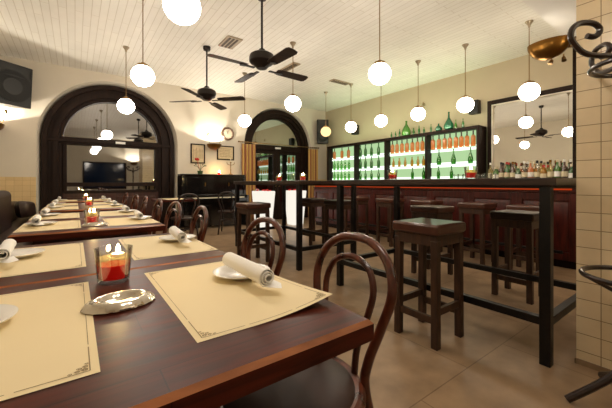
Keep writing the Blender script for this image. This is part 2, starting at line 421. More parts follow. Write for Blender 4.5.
def arch_band(mb, cx, zs, ro, ri, zb, y0, y1, K=40):
    def path(r):
        return [(cx-r, zb)] + [(cx+r*cos(pi-pi*k/K), zs+r*sin(pi-pi*k/K)) for k in range(K+1)] + [(cx+r, zb)]
    A, B = path(ro), path(ri); n = len(A); vs = []
    for P in (A, B):
        for y in (y0, y1): vs += [(x, y, z) for x, z in P]
    ao, ab, bo, bb = 0, n, 2*n, 3*n; fs = []
    for k in range(n-1):
        fs += [(ao+k, ao+k+1, bo+k+1, bo+k), (ab+k, bb+k, bb+k+1, ab+k+1), (ao+k, ab+k, ab+k+1, ao+k+1), (bo+k, bo+k+1, bb+k+1, bb+k)]
    fs += [(0, 2*n, 3*n, n), (n-1, 2*n-1, 4*n-1, 3*n-1)]
    mb.add(vs, fs)
def lunette(mb, cx, zs, r, y, z0, K=32):
    pts = [(cx-r, y, z0), (cx+r, y, z0)] + [(cx+r*cos(pi*k/K), y, zs+r*sin(pi*k/K)) for k in range(K+1)]
    mb.add(pts, [tuple(range(len(pts)))])

# arched window
w1 = thing('window_1', 'large round-arched dark wood window at the end of the dining tables', 'window'); tag(w1, kind='structure')
mb = MB(); cx, zs = ARCH[0]['cx'], ARCH[0]['zs']
arch_band(mb, cx, zs, 1.185, 1.1, 0, 7.72, 7.94); arch_band(mb, cx, zs, 1.1, 1.02, 0, 7.78, 7.94); arch_band(mb, cx, zs, 1.02, 0.93, 0, 7.74, 7.94); arch_band(mb, cx, zs, 0.93, 0.86, 0, 7.8, 7.94)
mb.build('arch_frame', M['darkwood'], w1, sharp=25)
MB().box(cx-0.88, cx+0.88, 7.77, 7.94, 1.82, 1.96).box(cx-1.16, cx+1.16, 7.735, 7.8, 1.86, 1.92).build('transom', M['darkwood'], w1, bevel=0.008)
MB().box(cx-0.88, cx-0.8, 7.8, 7.94, 0.88, 1.84).box(cx+0.8, cx+0.88, 7.8, 7.94, 0.88, 1.84).box(cx-0.84, cx+0.84, 7.79, 7.94, 0.98, 1.06).box(cx-0.84, cx+0.84, 7.79, 7.94, 0.84, 0.9).build('sash', M['darkwood'], w1, bevel=0.006)
MB().box(cx-0.88, cx+0.88, 7.8, 7.94, 0, 0.85).box(cx-0.8, cx-0.06, 7.785, 7.81, 0.12, 0.76).box(cx+0.06, cx+0.8, 7.785, 7.81, 0.12, 0.76).build('lower_panel', M['panelwood'], w1, bevel=0.01)
mb = MB(); lunette(mb, cx, zs, 0.87, 7.88, 1.94); mb.build('fanlight_glass', M['windowglass'], w1)
mb = MB(); mb.add([(cx-.82,7.88,1.04),(cx+.82,7.88,1.04),(cx+.82,7.88,1.84),(cx-.82,7.88,1.84)], [(0,1,2,3)]); mb.add([(cx-.82,7.88,.88),(cx+.82,7.88,.88),(cx+.82,7.88,1.0),(cx-.82,7.88,1.0)], [(0,1,2,3)])
mb.build('glass', M['windowglass'], w1)
MB().box(cx+0.02, cx+0.2, 7.725, 7.74, 1.875, 1.925).build('light_box', M['whitebox'], w1, bevel=0.004)

# arched door
d1 = thing('door_1', 'dark glazed double door under the smaller arch', 'door'); tag(d1, kind='structure')
cx, zs = ARCH[1]['cx'], ARCH[1]['zs']
mb = MB(); arch_band(mb, cx, zs, 1.05, 0.95, 0, 7.72, 7.94); arch_band(mb, cx, zs, 0.95, 0.86, 0, 7.76, 7.94); arch_band(mb, cx, zs, 0.86, 0.8, 0, 7.82, 7.94)
mb.build('arch_frame', M['darkwood'], d1, sharp=25)
MB().box(cx-0.82, cx+0.82, 7.77, 7.94, 1.98, 2.12).build('transom', M['darkwood'], d1, bevel=0.008)
mb = MB(); lunette(mb, cx, zs, 0.81, 7.88, 2.1); mb.build('fanlight_glass', M['windowglass'], d1)
for sg in (-1, 1):
    xa, xb = (cx-0.8, cx-0.005) if sg < 0 else (cx+0.005, cx+0.8)
    lf = MB().box(xa, xa+0.11, 7.83, 7.9, 0, 1.99).box(xb-0.11, xb, 7.83, 7.9, 0, 1.99).box(xa+0.1, xb-0.1, 7.83, 7.9, 1.88, 1.99).box(xa+0.1, xb-0.1, 7.83, 7.9, 0, 0.5).build('door_leaf', M['darkwood'], d1, bevel=0.006)
    MB().add([(xa+.1,7.865,.49),(xb-.1,7.865,.49),(xb-.1,7.865,1.9),(xa+.1,7.865,1.9)], [(0,1,2,3)]).build('glass', M['windowglass'], lf)
    hx = cx + sg*0.06
    MB().tube([(hx,7.83,0.95),(hx,7.78,0.95),(hx,7.78,1.2),(hx,7.83,1.2)], 0.01, 8).build('handle', M['oldbrass'], lf)
MB().box(cx-0.1, cx+0.08, 7.745, 7.77, 2.02, 2.07).build('light_box', M['whitebox'], d1, bevel=0.004)

# ------------------------------------------------------------------ ceiling furniture
def vent(x, y, sx, sy, label):
    t = thing('ceiling_vent', label, 'vent', (x, y, ZC), 0, 'ceiling vents')
    MB().box(-sx/2, sx/2, -sy/2, sy/2, -0.02, 0).build('vent_frame', M['vent'], t, bevel=0.004)
    n = max(3, int(sx/0.07))
    mb = MB()
    for k in range(n):
        x0 = -sx/2+0.03 + k*(sx-0.06)/n
        mb.box(x0, x0+(sx-0.06)/n*0.5, -sy/2+0.03, sy/2-0.03, -0.028, -0.018)
    mb.build('slats', M['ventdark'], t)
vent(2.0, 4.77, 0.24, 0.42, 'small pale ceiling vent between the two fans')
vent(3.35, 5.15, 0.16, 0.6, 'narrow brown ceiling vent right of the nearer fan')
vent(4.75, 5.2, 0.5, 0.16, 'narrow ceiling vent above the bar pendants')

GLOBE_R = 0.127
def pendant(label, dim=False):
    t = thing('globe_pendant', label, 'pendant lamp', (0, 0, ZC), 0, 'globe pendant lamps')
    zc = 2.32 - ZC
    MB().lathe([(0, 0), (0.05, 0), (0.05, -0.012), (0.042, -0.02), (0.018, -0.055), (0.012, -0.085), (0, -0.085)], 18).build('ceiling_rose', M['nickel'], t)
    MB().cyl((0, 0, -0.07), (0, 0, zc+GLOBE_R), 0.006, 8).build('rod', M['oldbrass'], t)
    MB().lathe([(0.008, 0.05), (0.02, 0.045), (0.03, 0.03), (0.062, 0.022), (0.066, -0.004), (0.06, -0.004)], 20, (0, 0, zc+GLOBE_R-0.014)).build('shade_cap', M['oldbrass'], t)
    MB().sphere((0, 0, zc), GLOBE_R, 32, 18, 0.97).build('globe', M['opal_bar'] if dim == 'bar' else M['opal_dim'] if dim else M['opal'], t)
    return t
P0 = pendant('largest white globe pendant, cut off by the top of the photo, over the dining tables')
P0.location = (0.62, 2.35, ZC)
rows = [
 (0.65, 4.16, 'white globe pendant hanging in front of the arched window, larger of the two there'),
 (0.68, 5.96, 'white globe pendant in front of the arched window, lower and smaller of the two there'),
 (2.86, 2.45, 'white globe pendant right of the nearer ceiling fan, its rod leaving the photo'),
 (2.82, 4.20, 'white globe pendant just below the right blade of the nearer ceiling fan'),
 (2.80, 5.94, 'white globe pendant beside the clock, left of the smaller arch'),
 (5.10, 1.70, 'white globe pendant in front of the mirror frame at the near end of the bar'),
 (5.12, 2.60, 'white globe pendant over the bar, next left of the mirror'),
 (5.10, 3.46, 'white globe pendant over the bar, above the green demijohns'),
 (5.05, 4.29, 'white globe pendant over the bar, third from the mirror'),
 (5.05, 5.16, 'white globe pendant over the bar, second from the corner loudspeaker'),
]
pbar = pendant(rows[5][2], 'bar'); pbar.location = (rows[5][0], rows[5][1], ZC)
for x, y, l in rows[:5]: dup(P0, (x, y, ZC), 0, l)
for x, y, l in rows[6:]: dup(pbar, (x, y, ZC), 0, l)
pd = pendant('dim yellowish globe pendant hanging in front of the corner loudspeaker', True); pd.location = (5.0, 5.99, ZC)
dup(P0, (0.62, 0.55, ZC), 0, 'white globe pendant over the nearest dining table, above the picture')

dup(P0, (3.9, -0.35, ZC), 0, 'added white globe pendant out of the picture behind the tiled pillar')  # extra unseen globe, added to light the beam

def fan(label, loc, rod, ang, tilt=0):
    t = thing('ceiling_fan', label, 'ceiling fan', (loc[0], loc[1], ZC), radians(ang), 'ceiling fans')
    zh = loc[2] - ZC
    MB().lathe([(0, 0), (0.06, 0), (0.06, -0.035), (0.05, -0.06), (0.02, -0.07), (0, -0.07)], 20).build('canopy', M['fanmetal'], t)
    MB().cyl((0, 0, -0.06), (0, 0, zh+0.2), 0.013, 10).build('downrod', M['fanmetal'], t)
    MB().lathe([(0.014, 0.14), (0.035, 0.13), (0.05, 0.1), (0.1, 0.085), (0.14, 0.06), (0.15, 0.03), (0.15, -0.02), (0.13, -0.045), (0.1, -0.055), (0.08, -0.08), (0.06, -0.1), (0, -0.105)], 28).build('motor_housing', M['fanmetal'], t).location = (0, 0, zh+0.075)
    for k in range(4):
        R = Matrix.Rotation(pi/2*k, 4, 'Z')
        blade = MB()
        pts = [(0.2,-0.045),(0.26,-0.06),(0.62,-0.07),(0.655,-0.055),(0.665,0),(0.655,0.055),(0.62,0.07),(0.26,0.06),(0.2,0.045)]
        T = R @ Matrix.Translation((0, 0, zh-0.02)) @ Matrix.Rotation(radians(-11), 4, 'X')
        vs = [T @ Vector((x, y, -0.004)) for x, y in pts] + [T @ Vector((x, y, 0.004)) for x, y in pts]; n = len(pts)
        blade.add(vs, [tuple(range(n-1,-1,-1)), tuple(range(n, 2*n))] + [(i, (i+1)%n, n+(i+1)%n, n+i) for i in range(n)])
        b = blade.build('blade', M['fanblade'], t)
        arm = MB(); T2 = R @ Matrix.Translation((0, 0, zh-0.025))
        a = [(0.1,-0.02),(0.2,-0.018),(0.27,-0.035),(0.29,0),(0.27,0.035),(0.2,0.018),(0.1,0.02)]
        vs = [T2 @ Vector((x, y, -0.008 - 0.006)) for x, y in a] + [T2 @ Vector((x, y, 0.002 - 0.006)) for x, y in a]; n = len(a)
        arm.add(vs, [tuple(range(n-1,-1,-1)), tuple(range(n, 2*n))] + [(i, (i+1)%n, n+(i+1)%n, n+i) for i in range(n)])
        arm.build('blade_iron', M['fanmetal'], b)
    return t
fan('dark four-blade ceiling fan nearer the camera, in the middle of the ceiling', (1.80, 3.345, 2.44), 0, 1)
fan('dark four-blade ceiling fan farther away, near the back wall', (1.757, 5.17, 2.44), 0, 43)

# ------------------------------------------------------------------ dining tables
TW0, TW1 = -0.31, 0.53
tables = [(0.47, 1.245), (1.255, 2.02), (2.45, 3.215), (3.225, 4.0), (4.35, 5.115), (5.125, 5.9), (6.3, 7.05)]
tlabels = ['dark red-brown dining table nearest the camera, with the silver ashtray and lit candle',
           'dark red-brown dining table pushed against the far side of the nearest table',
           'dark red-brown dining table just past the first gap in the row, candle in its middle',
           'dark red-brown dining table fourth along the row, joined to the one past the first gap',
           'dark red-brown dining table fifth along the row, just past the second gap',
           'dark red-brown dining table sixth along the row, towards the arched window',
           'dark red-brown dining table last in the row, below the arched window']
def dining_table():
    t = thing('dining_table', tlabels[0], 'table', ((TW0+TW1)/2, 0.8575, 0), 0, 'dining tables in a row along the banquette')
    hx, hy = (TW1-TW0)/2, 0.3875
    MB().slab(-hx, hx, -hy, hy, 0.705, 0.75, 0.009, 1).build('tabletop', [M['tablewood'], M['wornwood']], t)
    MB().box(-hx+0.1, hx-0.1, -hy+0.1, hy-0.1, 0.665, 0.705).build('apron', M['panelwood'], t)
    MB().cyl((0, 0, 0.03), (0, 0, 0.67), 0.04, 16).build('column', M['steel'], t)
    mb = MB()
    for k in range(4):
        a = pi/4 + k*pi/2
        mb.tube([(0.02*cos(a), 0.02*sin(a), 0.07), (0.15*cos(a), 0.15*sin(a), 0.05), (0.3*cos(a), 0.3*sin(a), 0.02)], [0.03, 0.025, 0.02], 10)
    mb.build('foot', M['steel'], t)
    return t
T0 = dining_table()
for i, (a, b) in enumerate(tables):
    if i: dup(T0, ((TW0+TW1)/2, (a+b)/2, 0), 0, tlabels[i])

def make_mat(lift):
    """paper placemat; lift(x,y)-> height of a curled corner. local origin at the mat centre"""
    w, l = 0.335, 0.565
    mb = MB(); nx, ny = 14, 20; t = 0.0008
    def z(x, y): return 0.001 + lift(x/w+0.5, y/l+0.5)
    vs = [(-w/2+w*i/nx, -l/2+l*j/ny, z(-w/2+w*i/nx, -l/2+l*j/ny)) for j in range(ny+1) for i in range(nx+1)]
    fs = [(j*(nx+1)+i, j*(nx+1)+i+1, (j+1)*(nx+1)+i+1, (j+1)*(nx+1)+i) for j in range(ny) for i in range(nx)]
    mb.add(vs, fs)
    mb.mat(1)
    def ribbon(pts, wd):
        P = [Vector((p[0], p[1], 0)) for p in pts]
        vs = []
        for i, p in enumerate(P):
            d = (P[min(i+1, len(P)-1)] - P[max(i-1, 0)]).normalized(); n = Vector((-d.y, d.x, 0))*wd/2
            for q in (p-n, p+n): vs.append((q.x, q.y, z(q.x, q.y)+0.0005))
        mb.add(vs, [(2*i, 2*i+2, 2*i+3, 2*i+1) for i in range(len(P)-1)])
    e = 0.013; X, Y = w/2-e, l/2-e
    def seg(a, b, wd, n=14): ribbon([(a[0]+(b[0]-a[0])*k/n, a[1]+(b[1]-a[1])*k/n) for k in range(n+1)], wd)
    g = 0.1
    for sx in (-1, 1):
        seg((sx*X, -Y+g), (sx*X, Y-g), 0.0012); seg((sx*X, -Y), (sx*X, -Y+g*0.9), 0.0018); seg((sx*X, Y), (sx*X, Y-g*0.9), 0.0018)
    for sy in (-1, 1):
        seg((-X+g, sy*Y), (X-g, sy*Y), 0.0016); seg((-X, sy*Y), (-X+g*0.9, sy*Y), 0.0018); seg((X, sy*Y), (X-g*0.9, sy*Y), 0.0018)
    for sx in (-1, 1):
        for sy in (-1, 1):
            cx_, cy_ = sx*X, sy*Y
            for (ox, oy, r, turns, wd) in ((0.007, 0.007, 0.005, 1.6, 0.0018), (0.017, 0.006, 0.004, 1.4, 0.0015), (0.006, 0.017, 0.004, 1.4, 0.0015), (0.026, 0.004, 0.003, 1.2, 0.0013), (0.004, 0.026, 0.003, 1.2, 0.0013), (0.014, 0.014, 0.004, 1.3, 0.0014)):
                ribbon([(cx_ - sx*(ox + r*(1-0.75*k/16)*cos(turns*2*pi*k/16)), cy_ - sy*(oy + r*(1-0.75*k/16)*sin(turns*2*pi*k/16))) for k in range(17)], wd)
    return mb.build('placemat', [M['paper'], M['ink']])
flat = lambda u, v: 0.0
def curl_right(u, v):
    d = max(0.0, (u-0.35)/0.65)*max(0.0, 1-v/0.75)
    return 0.022*d*d
def curl_left(u, v):
    d = max(0.0, (0.75-u)/0.75)*max(0.0, 1-v/0.6)
    return 0.02*d*d
mat_flat = None
tn = ['nearest', 'second', 'third', 'fourth', 'fifth', 'sixth', 'last']
def tail(i): return 'on the %s dining table of the row' % tn[i]
mats_x = (-0.135, 0.352)
first = {}
def plate():
    prof = [(0, 0.0), (0.042, 0.0), (0.045, 0.003), (0.06, 0.006), (0.088, 0.016), (0.09, 0.019), (0.087, 0.0195), (0.06, 0.0105), (0.05, 0.0065), (0, 0.006)]
    return MB().lathe(prof, 40).build('side_plate', M['porcelain'])
def napkin():
    """rolled napkin along local +Y, lying on z=0; open spiral at the -Y end and a loose flap"""
    R = 0.026; L = 0.275; mb = MB(); pts = []
    N = 60; turns = 2.6
    for k in range(N+1):
        u = k/N; r = 0.009 + (R-0.009-0.001)*u; a = -pi/2 + 2*pi*turns*(u-1)
        pts.append((r*cos(a), R + r*sin(a)))
    ny = 8; vs = []; fs = []
    th = 0.0026
    ring = []
    inner = []
    for k, (x, z) in enumerate(pts):
        x2, z2 = pts[min(k+1, N)]; x1, z1 = pts[max(k-1, 0)]
        d = Vector((x2-x1, z2-z1)).normalized(); n = Vector((-d.y, d.x))
        inner.append((x+n.x*th, z+n.y*th))
    sect = pts + inner[::-1]; m = len(sect)
    for j in range(ny+1):
        y = -L/2 + L*j/ny
        for i, (x, z) in enumerate(sect):
            kk = i if i <= N else 2*N+1-i
            bow = 0.003*sin(3.1*j/ny)
            vs.append((x*(1+0.05*sin(j*1.7)), y + (0.012*(kk/N) if j == 0 else 0.0) - (0.01*(kk/N) if j == ny else 0), z + 0))
    for j in range(ny):
        for i in range(m):
            i2 = (i+1) % m
            fs.append((j*m+i, j*m+i2, (j+1)*m+i2, (j+1)*m+i))
    for k in range(N):
        fs.append((k, m-1-k, m-2-k, k+1)); b = ny*m
        fs.append((b+k, b+k+1, b+m-2-k, b+m-1-k))
    mb.add(vs, fs)
    o = mb.build('rolled_napkin', M['linen'], sharp=50)
    # the loose corner of the cloth
    fl = MB()
    fl.add([(0.004, -0.04, 0.001), (0.044, -0.125, 0.002), (0.02, -0.168, 0.004), (-0.012, -0.122, 0.001), (0.025, -0.085, 0.012), (0.028, -0.122, 0.01)],
           [(0, 3, 5, 4), (3, 2, 5), (2, 1, 5), (1, 4, 5), (1, 0, 4)])
    fl.build('corner_flap', M['linen'], o, sharp=60)
    return o
# which places show a setting
mat_objs = []
for i, (a, b) in enumerate(tables):
    yc = (a+b)/2 + 0.02
    for s, x in enumerate(mats_x):
        side = 'wall side' if s == 0 else 'chair side'
        if i == 0:
            o = make_mat(curl_left if s == 0 else curl_right)
            lab = ('cream bordered paper placemat in the near left corner of the picture' if s == 0 else 'cream bordered paper placemat with a curled corner, nearest the front chair')
        else:
            if mat_flat is None: o = mat_flat = make_mat(flat)
            else: o = mat_flat.copy(); C.objects.link(o)
            lab = 'cream bordered paper placemat %s, %s' % (tail(i), side)
        o.location = (x, yc, 0.75)
        tag(o, lab, 'placemat', 'cream paper placemats')
pl0 = nk0 = None
SET = []
for i, (a, b) in enumerate(tables):
    yc = (a+b)/2 + 0.07
    SET.append((i, 0, -0.19, yc, random.uniform(-.1, .25))); SET.append((i, 1, 0.432, yc+0.01, random.uniform(-.25, .1)))
for (i, s, x, y, r) in SET:
    side = 'wall side' if s == 0 else 'chair side'
    if i == 0 and s == 1: r = 0.0
    r *= 0.4
    o = pl0.copy() if pl0 else plate()
    if pl0: C.objects.link(o)
    else: pl0 = o
    o.location = (x, y, 0.752)
    tag(o, 'round white side plate %s, %s' % (tail(i), side), 'plate', 'white side plates')
    if i == 0 and s == 0: continue
    if nk0:
        n = dup(nk0, (x-0.02, y-0.075, 0.7735), r)
    else:
        n = nk0 = napkin(); n.location = (x-0.02, y-0.075, 0.7735); n.rotation_euler = (0, 0, r)
    tag(n, 'rolled white napkin on plate %s, %s' % (tail(i), side), 'napkin', 'rolled white napkins')

def candle(label, loc, flame=True, group='red candle glasses'):
    t = thing('candle_glass', label, 'candle', loc, 0, group)
    MB().lathe([(0, 0), (0.038, 0), (0.042, 0.004), (0.051, 0.104), (0.049, 0.104), (0.041, 0.012), (0, 0.010)], 32).build('glass', M['clear'], t)
    MB().lathe([(0, 0.0135), (0.0385, 0.0135), (0.0445, 0.055), (0, 0.055)], 28).build('red_gel', M['redgel'], t)
    MB().lathe([(0.0445, 0.056), (0.0458, 0.076), (0, 0.076), (0, 0.056)], 28).build('pale_oil', M['amber'], t)
    w = MB().lathe([(0, 0.0765), (0.017, 0.0765), (0.017, 0.084), (0, 0.084)], 18, (0.012, 0.006, 0)).build('floating_wick', M['wax'], t)
    MB().lathe([(0, 0.084), (0.004, 0.087), (0.0065, 0.093), (0.004, 0.104), (0, 0.114)], 12, (0.012, 0.006, 0)).build('flame', M['flame'], w)
    return t
cd0 = candle('lit candle in a tumbler of red and clear oil on the nearest dining table', (0.095, 1.12, 0.75))
for x, y, z, l in [(0.10, 2.80, 0.75, 'lit red candle glass on the third dining table of the row'),
                   (0.15, 5.00, 0.75, 'lit red candle glass on the fifth dining table of the row'),
                   (0.15, 6.80, 0.75, 'lit red candle glass on the last dining table, below the arched window'),
                   (2.65, 1.30, 1.08, 'lit red candle glass on the nearer high table, towards the tiled pillar'),
                   (2.65, 2.10, 1.08, 'lit red candle glass on the nearer high table, at its far end'),
                   (2.65, 4.34, 1.08, 'lit red candle glass at the far end of the farther high table'),
                   (2.65, 3.69, 1.08, 'lit red candle glass on the farther high table, in front of the right curtain')]:
    dup(cd0, (x, y, z), 0, l)

def ashtray():
    prof = [(0, 0.002), (0.06, 0.0), (0.078, 0.001), (0.08, 0.004), (0.075, 0.01), (0.067, 0.017), (0.058, 0.0205), (0.05, 0.019), (0.044, 0.012), (0.034, 0.007), (0, 0.006)]
    mb = MB(); mb.lathe(prof, 72, (0, 0, 0), 1.0, 0.76, 0.012, 18)
    for v in range(len(mb.v)):
        x, y, z = mb.v[v]
        a = math.atan2(y/0.74, x)
        if z > 0.02: mb.v[v] = (x, y, z - 0.003*max(0, cos(2*a))**10)
    return mb.build('ashtray', M['silver'], sharp=60)
a0 = ashtray(); a0.location = (0.09, 0.9, 0.75); a0.rotation_euler = (0, 0, 0.1)
tag(a0, 'oval pressed silver metal ashtray beside the candle on the nearest dining table', 'ashtray', 'silver ashtrays')
a1 = a0.copy(); C.objects.link(a1); a1.location = (0.115, 2.66, 0.75); tag(a1, 'oval silver ashtray beside the candle on the third dining table of the row')

# ------------------------------------------------------------------ bentwood chairs
def bentwood_chair(wood_m, label, seatmat):
    """seat centre at the origin, back towards +X"""
    t = thing('bentwood_chair', label, 'chair', (0, 0, 0), 0, 'bentwood chairs')
    K = 40
    ring = [(0.2*cos(2*pi*k/K), 0.2*sin(2*pi*k/K), 0.45) for k in range(K)]
    MB().tube(ring, 0.02, 10, True, 1.0).build('seat_ring', wood_m, t)
    MB().lathe([(0, 0.44), (0.195, 0.44), (0.2, 0.462), (0.18, 0.472), (0.1, 0.478), (0, 0.48)], 36).build('seat', seatmat, t)
    for s in (-1, 1):
        MB().tube(smooth([(-0.13, s*0.125, 0.44), (-0.15, s*0.14, 0.25), (-0.185, s*0.165, 0.0)], 5), [0.018]*5+[0.016]*5+[0.012], 10).build('leg', wood_m, t)
    ctl = [(0.265, -0.175, 0.0), (0.22, -0.15, 0.25), (0.188, -0.122, 0.44), (0.197, -0.124, 0.52), (0.222, -0.15, 0.62), (0.243, -0.174, 0.72), (0.26, -0.15, 0.8), (0.272, -0.084, 0.852), (0.275, 0, 0.866)]
    ctl = ctl + [(x, -y, z) for x, y, z in ctl[-2::-1]]
    MB().tube(smooth(ctl, 6), 0.0145, 12).build('back_hoop', wood_m, t)
    ctl = [(0.19, -0.072, 0.45), (0.2, -0.078, 0.55), (0.222, -0.102, 0.65), (0.238, -0.108, 0.72), (0.25, -0.075, 0.78), (0.255, 0, 0.803)]
    ctl = ctl + [(x, -y, z) for x, y, z in ctl[-2::-1]]
    MB().tube(smooth(ctl, 6), 0.0108, 10).build('inner_hoop', wood_m, t)
    ring = [(0.155*cos(2*pi*k/K)-0.0, 0.15*sin(2*pi*k/K), 0.27) for k in range(K)]
    MB().tube(ring, 0.0115, 8, True).build('leg_ring', wood_m, t)
    return t
ch0 = bentwood_chair(M['bentwood'], 'glossy red-brown bentwood chair nearest the camera, its seat under the front table', M['seatleather'])
ch0.location = (0.50, 0.765, 0); ch0.rotation_euler = (0, 0, 0)
chairs = [(0.50, 1.37, 'glossy bentwood chair second along the row, behind the nearest chair'),
          (0.50, 2.39, 'glossy bentwood chair third along the row, at the gap between tables'),
          (0.49, 3.08, 'glossy bentwood chair fourth along the row, left of the piano'),
          (0.48, 3.76, 'glossy bentwood chair fifth along the row'),
          (0.48, 4.6, 'glossy bentwood chair sixth along the row'),
          (0.48, 5.35, 'glossy bentwood chair seventh along the row'),
          (0.48, 6.5, 'glossy bentwood chair last in the row, below the arched window')]
for k, (x, y, l) in enumerate(chairs): dup(ch0, (x+0.0, y, 0), [0.06, -0.05, 0.08, 0.0, -0.06, 0.05, 0.02, 0][k], l)
dk = bentwood_chair(M['darkbent'], 'dark bentwood chair with its back to the camera at the small side table', M['darkleather'])
dk.location = (1.52, 5.62, 0); dk.rotation_euler = (0, 0, -pi/2)
dup(dk, (2.62, 6.35, 0), -pi/2-0.5, 'dark bentwood chair standing in front of the piano')

# small side table near the piano
st = thing('side_table', 'small square table with a pale top, left of the piano', 'table', (1.50, 6.28, 0))
MB().slab(-0.33, 0.33, -0.33, 0.33, 0.71, 0.75, 0.006, 0).build('tabletop', M['tablewood'], st)
MB().cyl((0,0,0.03),(0,0,0.71),0.035,14).build('column', M['steel'], st)
MB().lathe([(0,0.0),(0.2,0.0),(0.2,0.012),(0.05,0.035),(0,0.035)],24).build('foot', M['steel'], st)
o = mat_flat.copy(); C.objects.link(o); o.location = (1.5, 6.26, 0.75); tag(o, 'cream paper placemat on the small side table by the piano', 'placemat')

# ------------------------------------------------------------------ banquette
bq = thing('banquette', 'long dark brown leather banquette along the wall, behind the dining tables', 'bench', (-0.65, 2.4, 0))
MB().box(-0.62, 0.26, -3.4, 4.9, 0.0, 0.4).build('base', M['darkwood'], bq)
MB().box(-0.3, 0.29, -3.4, 4.9, 0.4, 0.48).build('seat_cushion', M['darkleather'], bq, bevel=0.035, segs=4)
MB().box(-0.62, -0.02, -3.4, 3.25, 0.4, 0.955).build('backrest', M['darkleather'], bq, bevel=0.07, segs=5)
MB().box(-0.62, -0.1, 3.27, 4.88, 0.4, 0.74).build('low_backrest', M['darkleather'], bq, bevel=0.05, segs=4)
cu = MB()
N = 16
for sgn in (1, -1):
    vs, fs = [], []
    for j in range(N+1):
        for i in range(N+1):
            u, v = -1+2*i/N, -1+2*j/N
            h = 0.085*((1-u**4)*(1-v**4))**0.5
            k = 1-0.06*(u*u*v*v)
            vs.append((sgn*h, 0.66*u*k, 0.125*v*k))
    for j in range(N):
        for i in range(N):
            q = (j*(N+1)+i, j*(N+1)+i+1, (j+1)*(N+1)+i+1, (j+1)*(N+1)+i); fs.append(q if sgn > 0 else q[::-1])
    cu.add(vs, fs)
co_ = cu.build('cushion', M['darkleather'], None, (-0.6, 6.4, 0.65)); co_.rotation_euler = (radians(-3.5), radians(-8), 0)
tag(co_, 'long dark leather cushion at the far end of the banquette', 'cushion')

# ------------------------------------------------------------------ high tables and bar stools
def high_table(label, y0, y1, x0=2.17, x1=3.14):
    t = thing('high_table', label, 'table', ((x0+x1)/2, (y0+y1)/2, 0), 0, 'high tables with black steel frames')
    hx, hy = (x1-x0)/2, (y1-y0)/2; w = 0.055
    MB().box(-hx-0.015, hx+0.015, -hy-0.03, hy+0.03, 1.034, 1.08).build('tabletop', M['hightop'], t, bevel=0.004)
    for sx in (-1, 1):
        for sy in (-1, 1):
            MB().box(sx*hx-(w if sx > 0 else 0), sx*hx+(0 if sx > 0 else w), sy*hy-(w if sy > 0 else 0), sy*hy+(0 if sy > 0 else w), 0, 1.034).build('leg', M['steel'], t, bevel=0.003)
    for sx in (-1, 1):
        xa = sx*hx-(w if sx > 0 else 0)+0.005
        MB().box(xa, xa+0.045, -hy+w, hy-w, 0.225, 0.272).build('stretcher', M['steel'], t, bevel=0.003)
        MB().box(xa, xa+0.045, -hy+w, hy-w, 1.018, 1.034).build('top_rail', M['steel'], t, bevel=0.003)
    for sy in (-1, 1):
        ya = sy*hy-(w if sy > 0 else 0)+0.005
        MB().box(-hx+w, hx-w, ya, ya+0.045, 0.225, 0.272).build('stretcher', M['steel'], t, bevel=0.003)
        MB().box(-hx+w, hx-w, ya, ya+0.045, 1.018, 1.034).build('top_rail', M['steel'], t, bevel=0.003)
    return t
high_table('black steel high table with dark wood top, next to the tiled pillar', 0.62, 2.43)
high_table('black steel high table with dark wood top, farther one, towards the piano', 3.08, 4.93, 2.15, 3.12)

def stool(mat_seat, label, wood_m=None):
    wood_m = wood_m or M['stoolwood']
    t = thing('bar_stool', label, 'stool', (0, 0, 0), 0, 'square wooden bar stools')
    h = 0.165; w = 0.045
    for sx in (-1, 1):
        for sy in (-1, 1):
            MB().taper((sx*(h-w/2), sy*(h-w/2), 0), w, w, (sx*(h-w/2-0.004), sy*(h-w/2-0.004), 0.68), w, w).build('leg', wood_m, t, bevel=0.003)
    MB().box(-h+0.006, h-0.006, -h+0.006, h-0.006, 0.645, 0.715).build('apron', wood_m, t, bevel=0.003)
    MB().box(-h-0.012, h+0.012, -h-0.012, h+0.012, 0.715, 0.785).build('cushion', mat_seat, t, bevel=0.018, segs=4)
    for sx in (-1, 1):
        xa = sx*(h-w/2)
        MB().box(xa-0.012, xa+0.012, -h+w, h-w, 0.15, 0.195).build('stretcher', wood_m, t, bevel=0.002)
        MB().box(-h+w, h-w, xa-0.012, xa+0.012, 0.205, 0.25).build('stretcher', wood_m, t, bevel=0.002)
    return t
sA = stool(M['redleather'], 'wooden bar stool with red-brown leather seat, nearest the camera, before the high table')
sA.location = (1.985, 1.265, 0)
sB = stool(M['darkleather'], 'dark wooden bar stool with dark seat behind the high table, nearest the tiled pillar')
sB.location = (3.335, 1.2, 0)
dup(sA, (3.335, 2.08, 0), 0, 'square wooden bar stool seen just behind the nearest stool, across the high table')
dup(sA, (1.93, 3.83, 0), 0, 'square wooden bar stool standing alone in front of the farther high table, near the piano')
dup(sB, (3.33, 3.66, 0), 0, 'dark bar stool behind the farther high table, the nearer of two there')
dup(sB, (3.33, 4.36, 0), 0, 'dark bar stool behind the farther high table, the farther of two there')
for k, y in enumerate([1.46, 2.05, 2.8, 3.5, 4.3]):
    dup(sA, (4.35, y, 0), 0.04*(-1)**k, 'bar stool drawn up to the red mahogany bar, %s from the tiled pillar' % ORD[k])

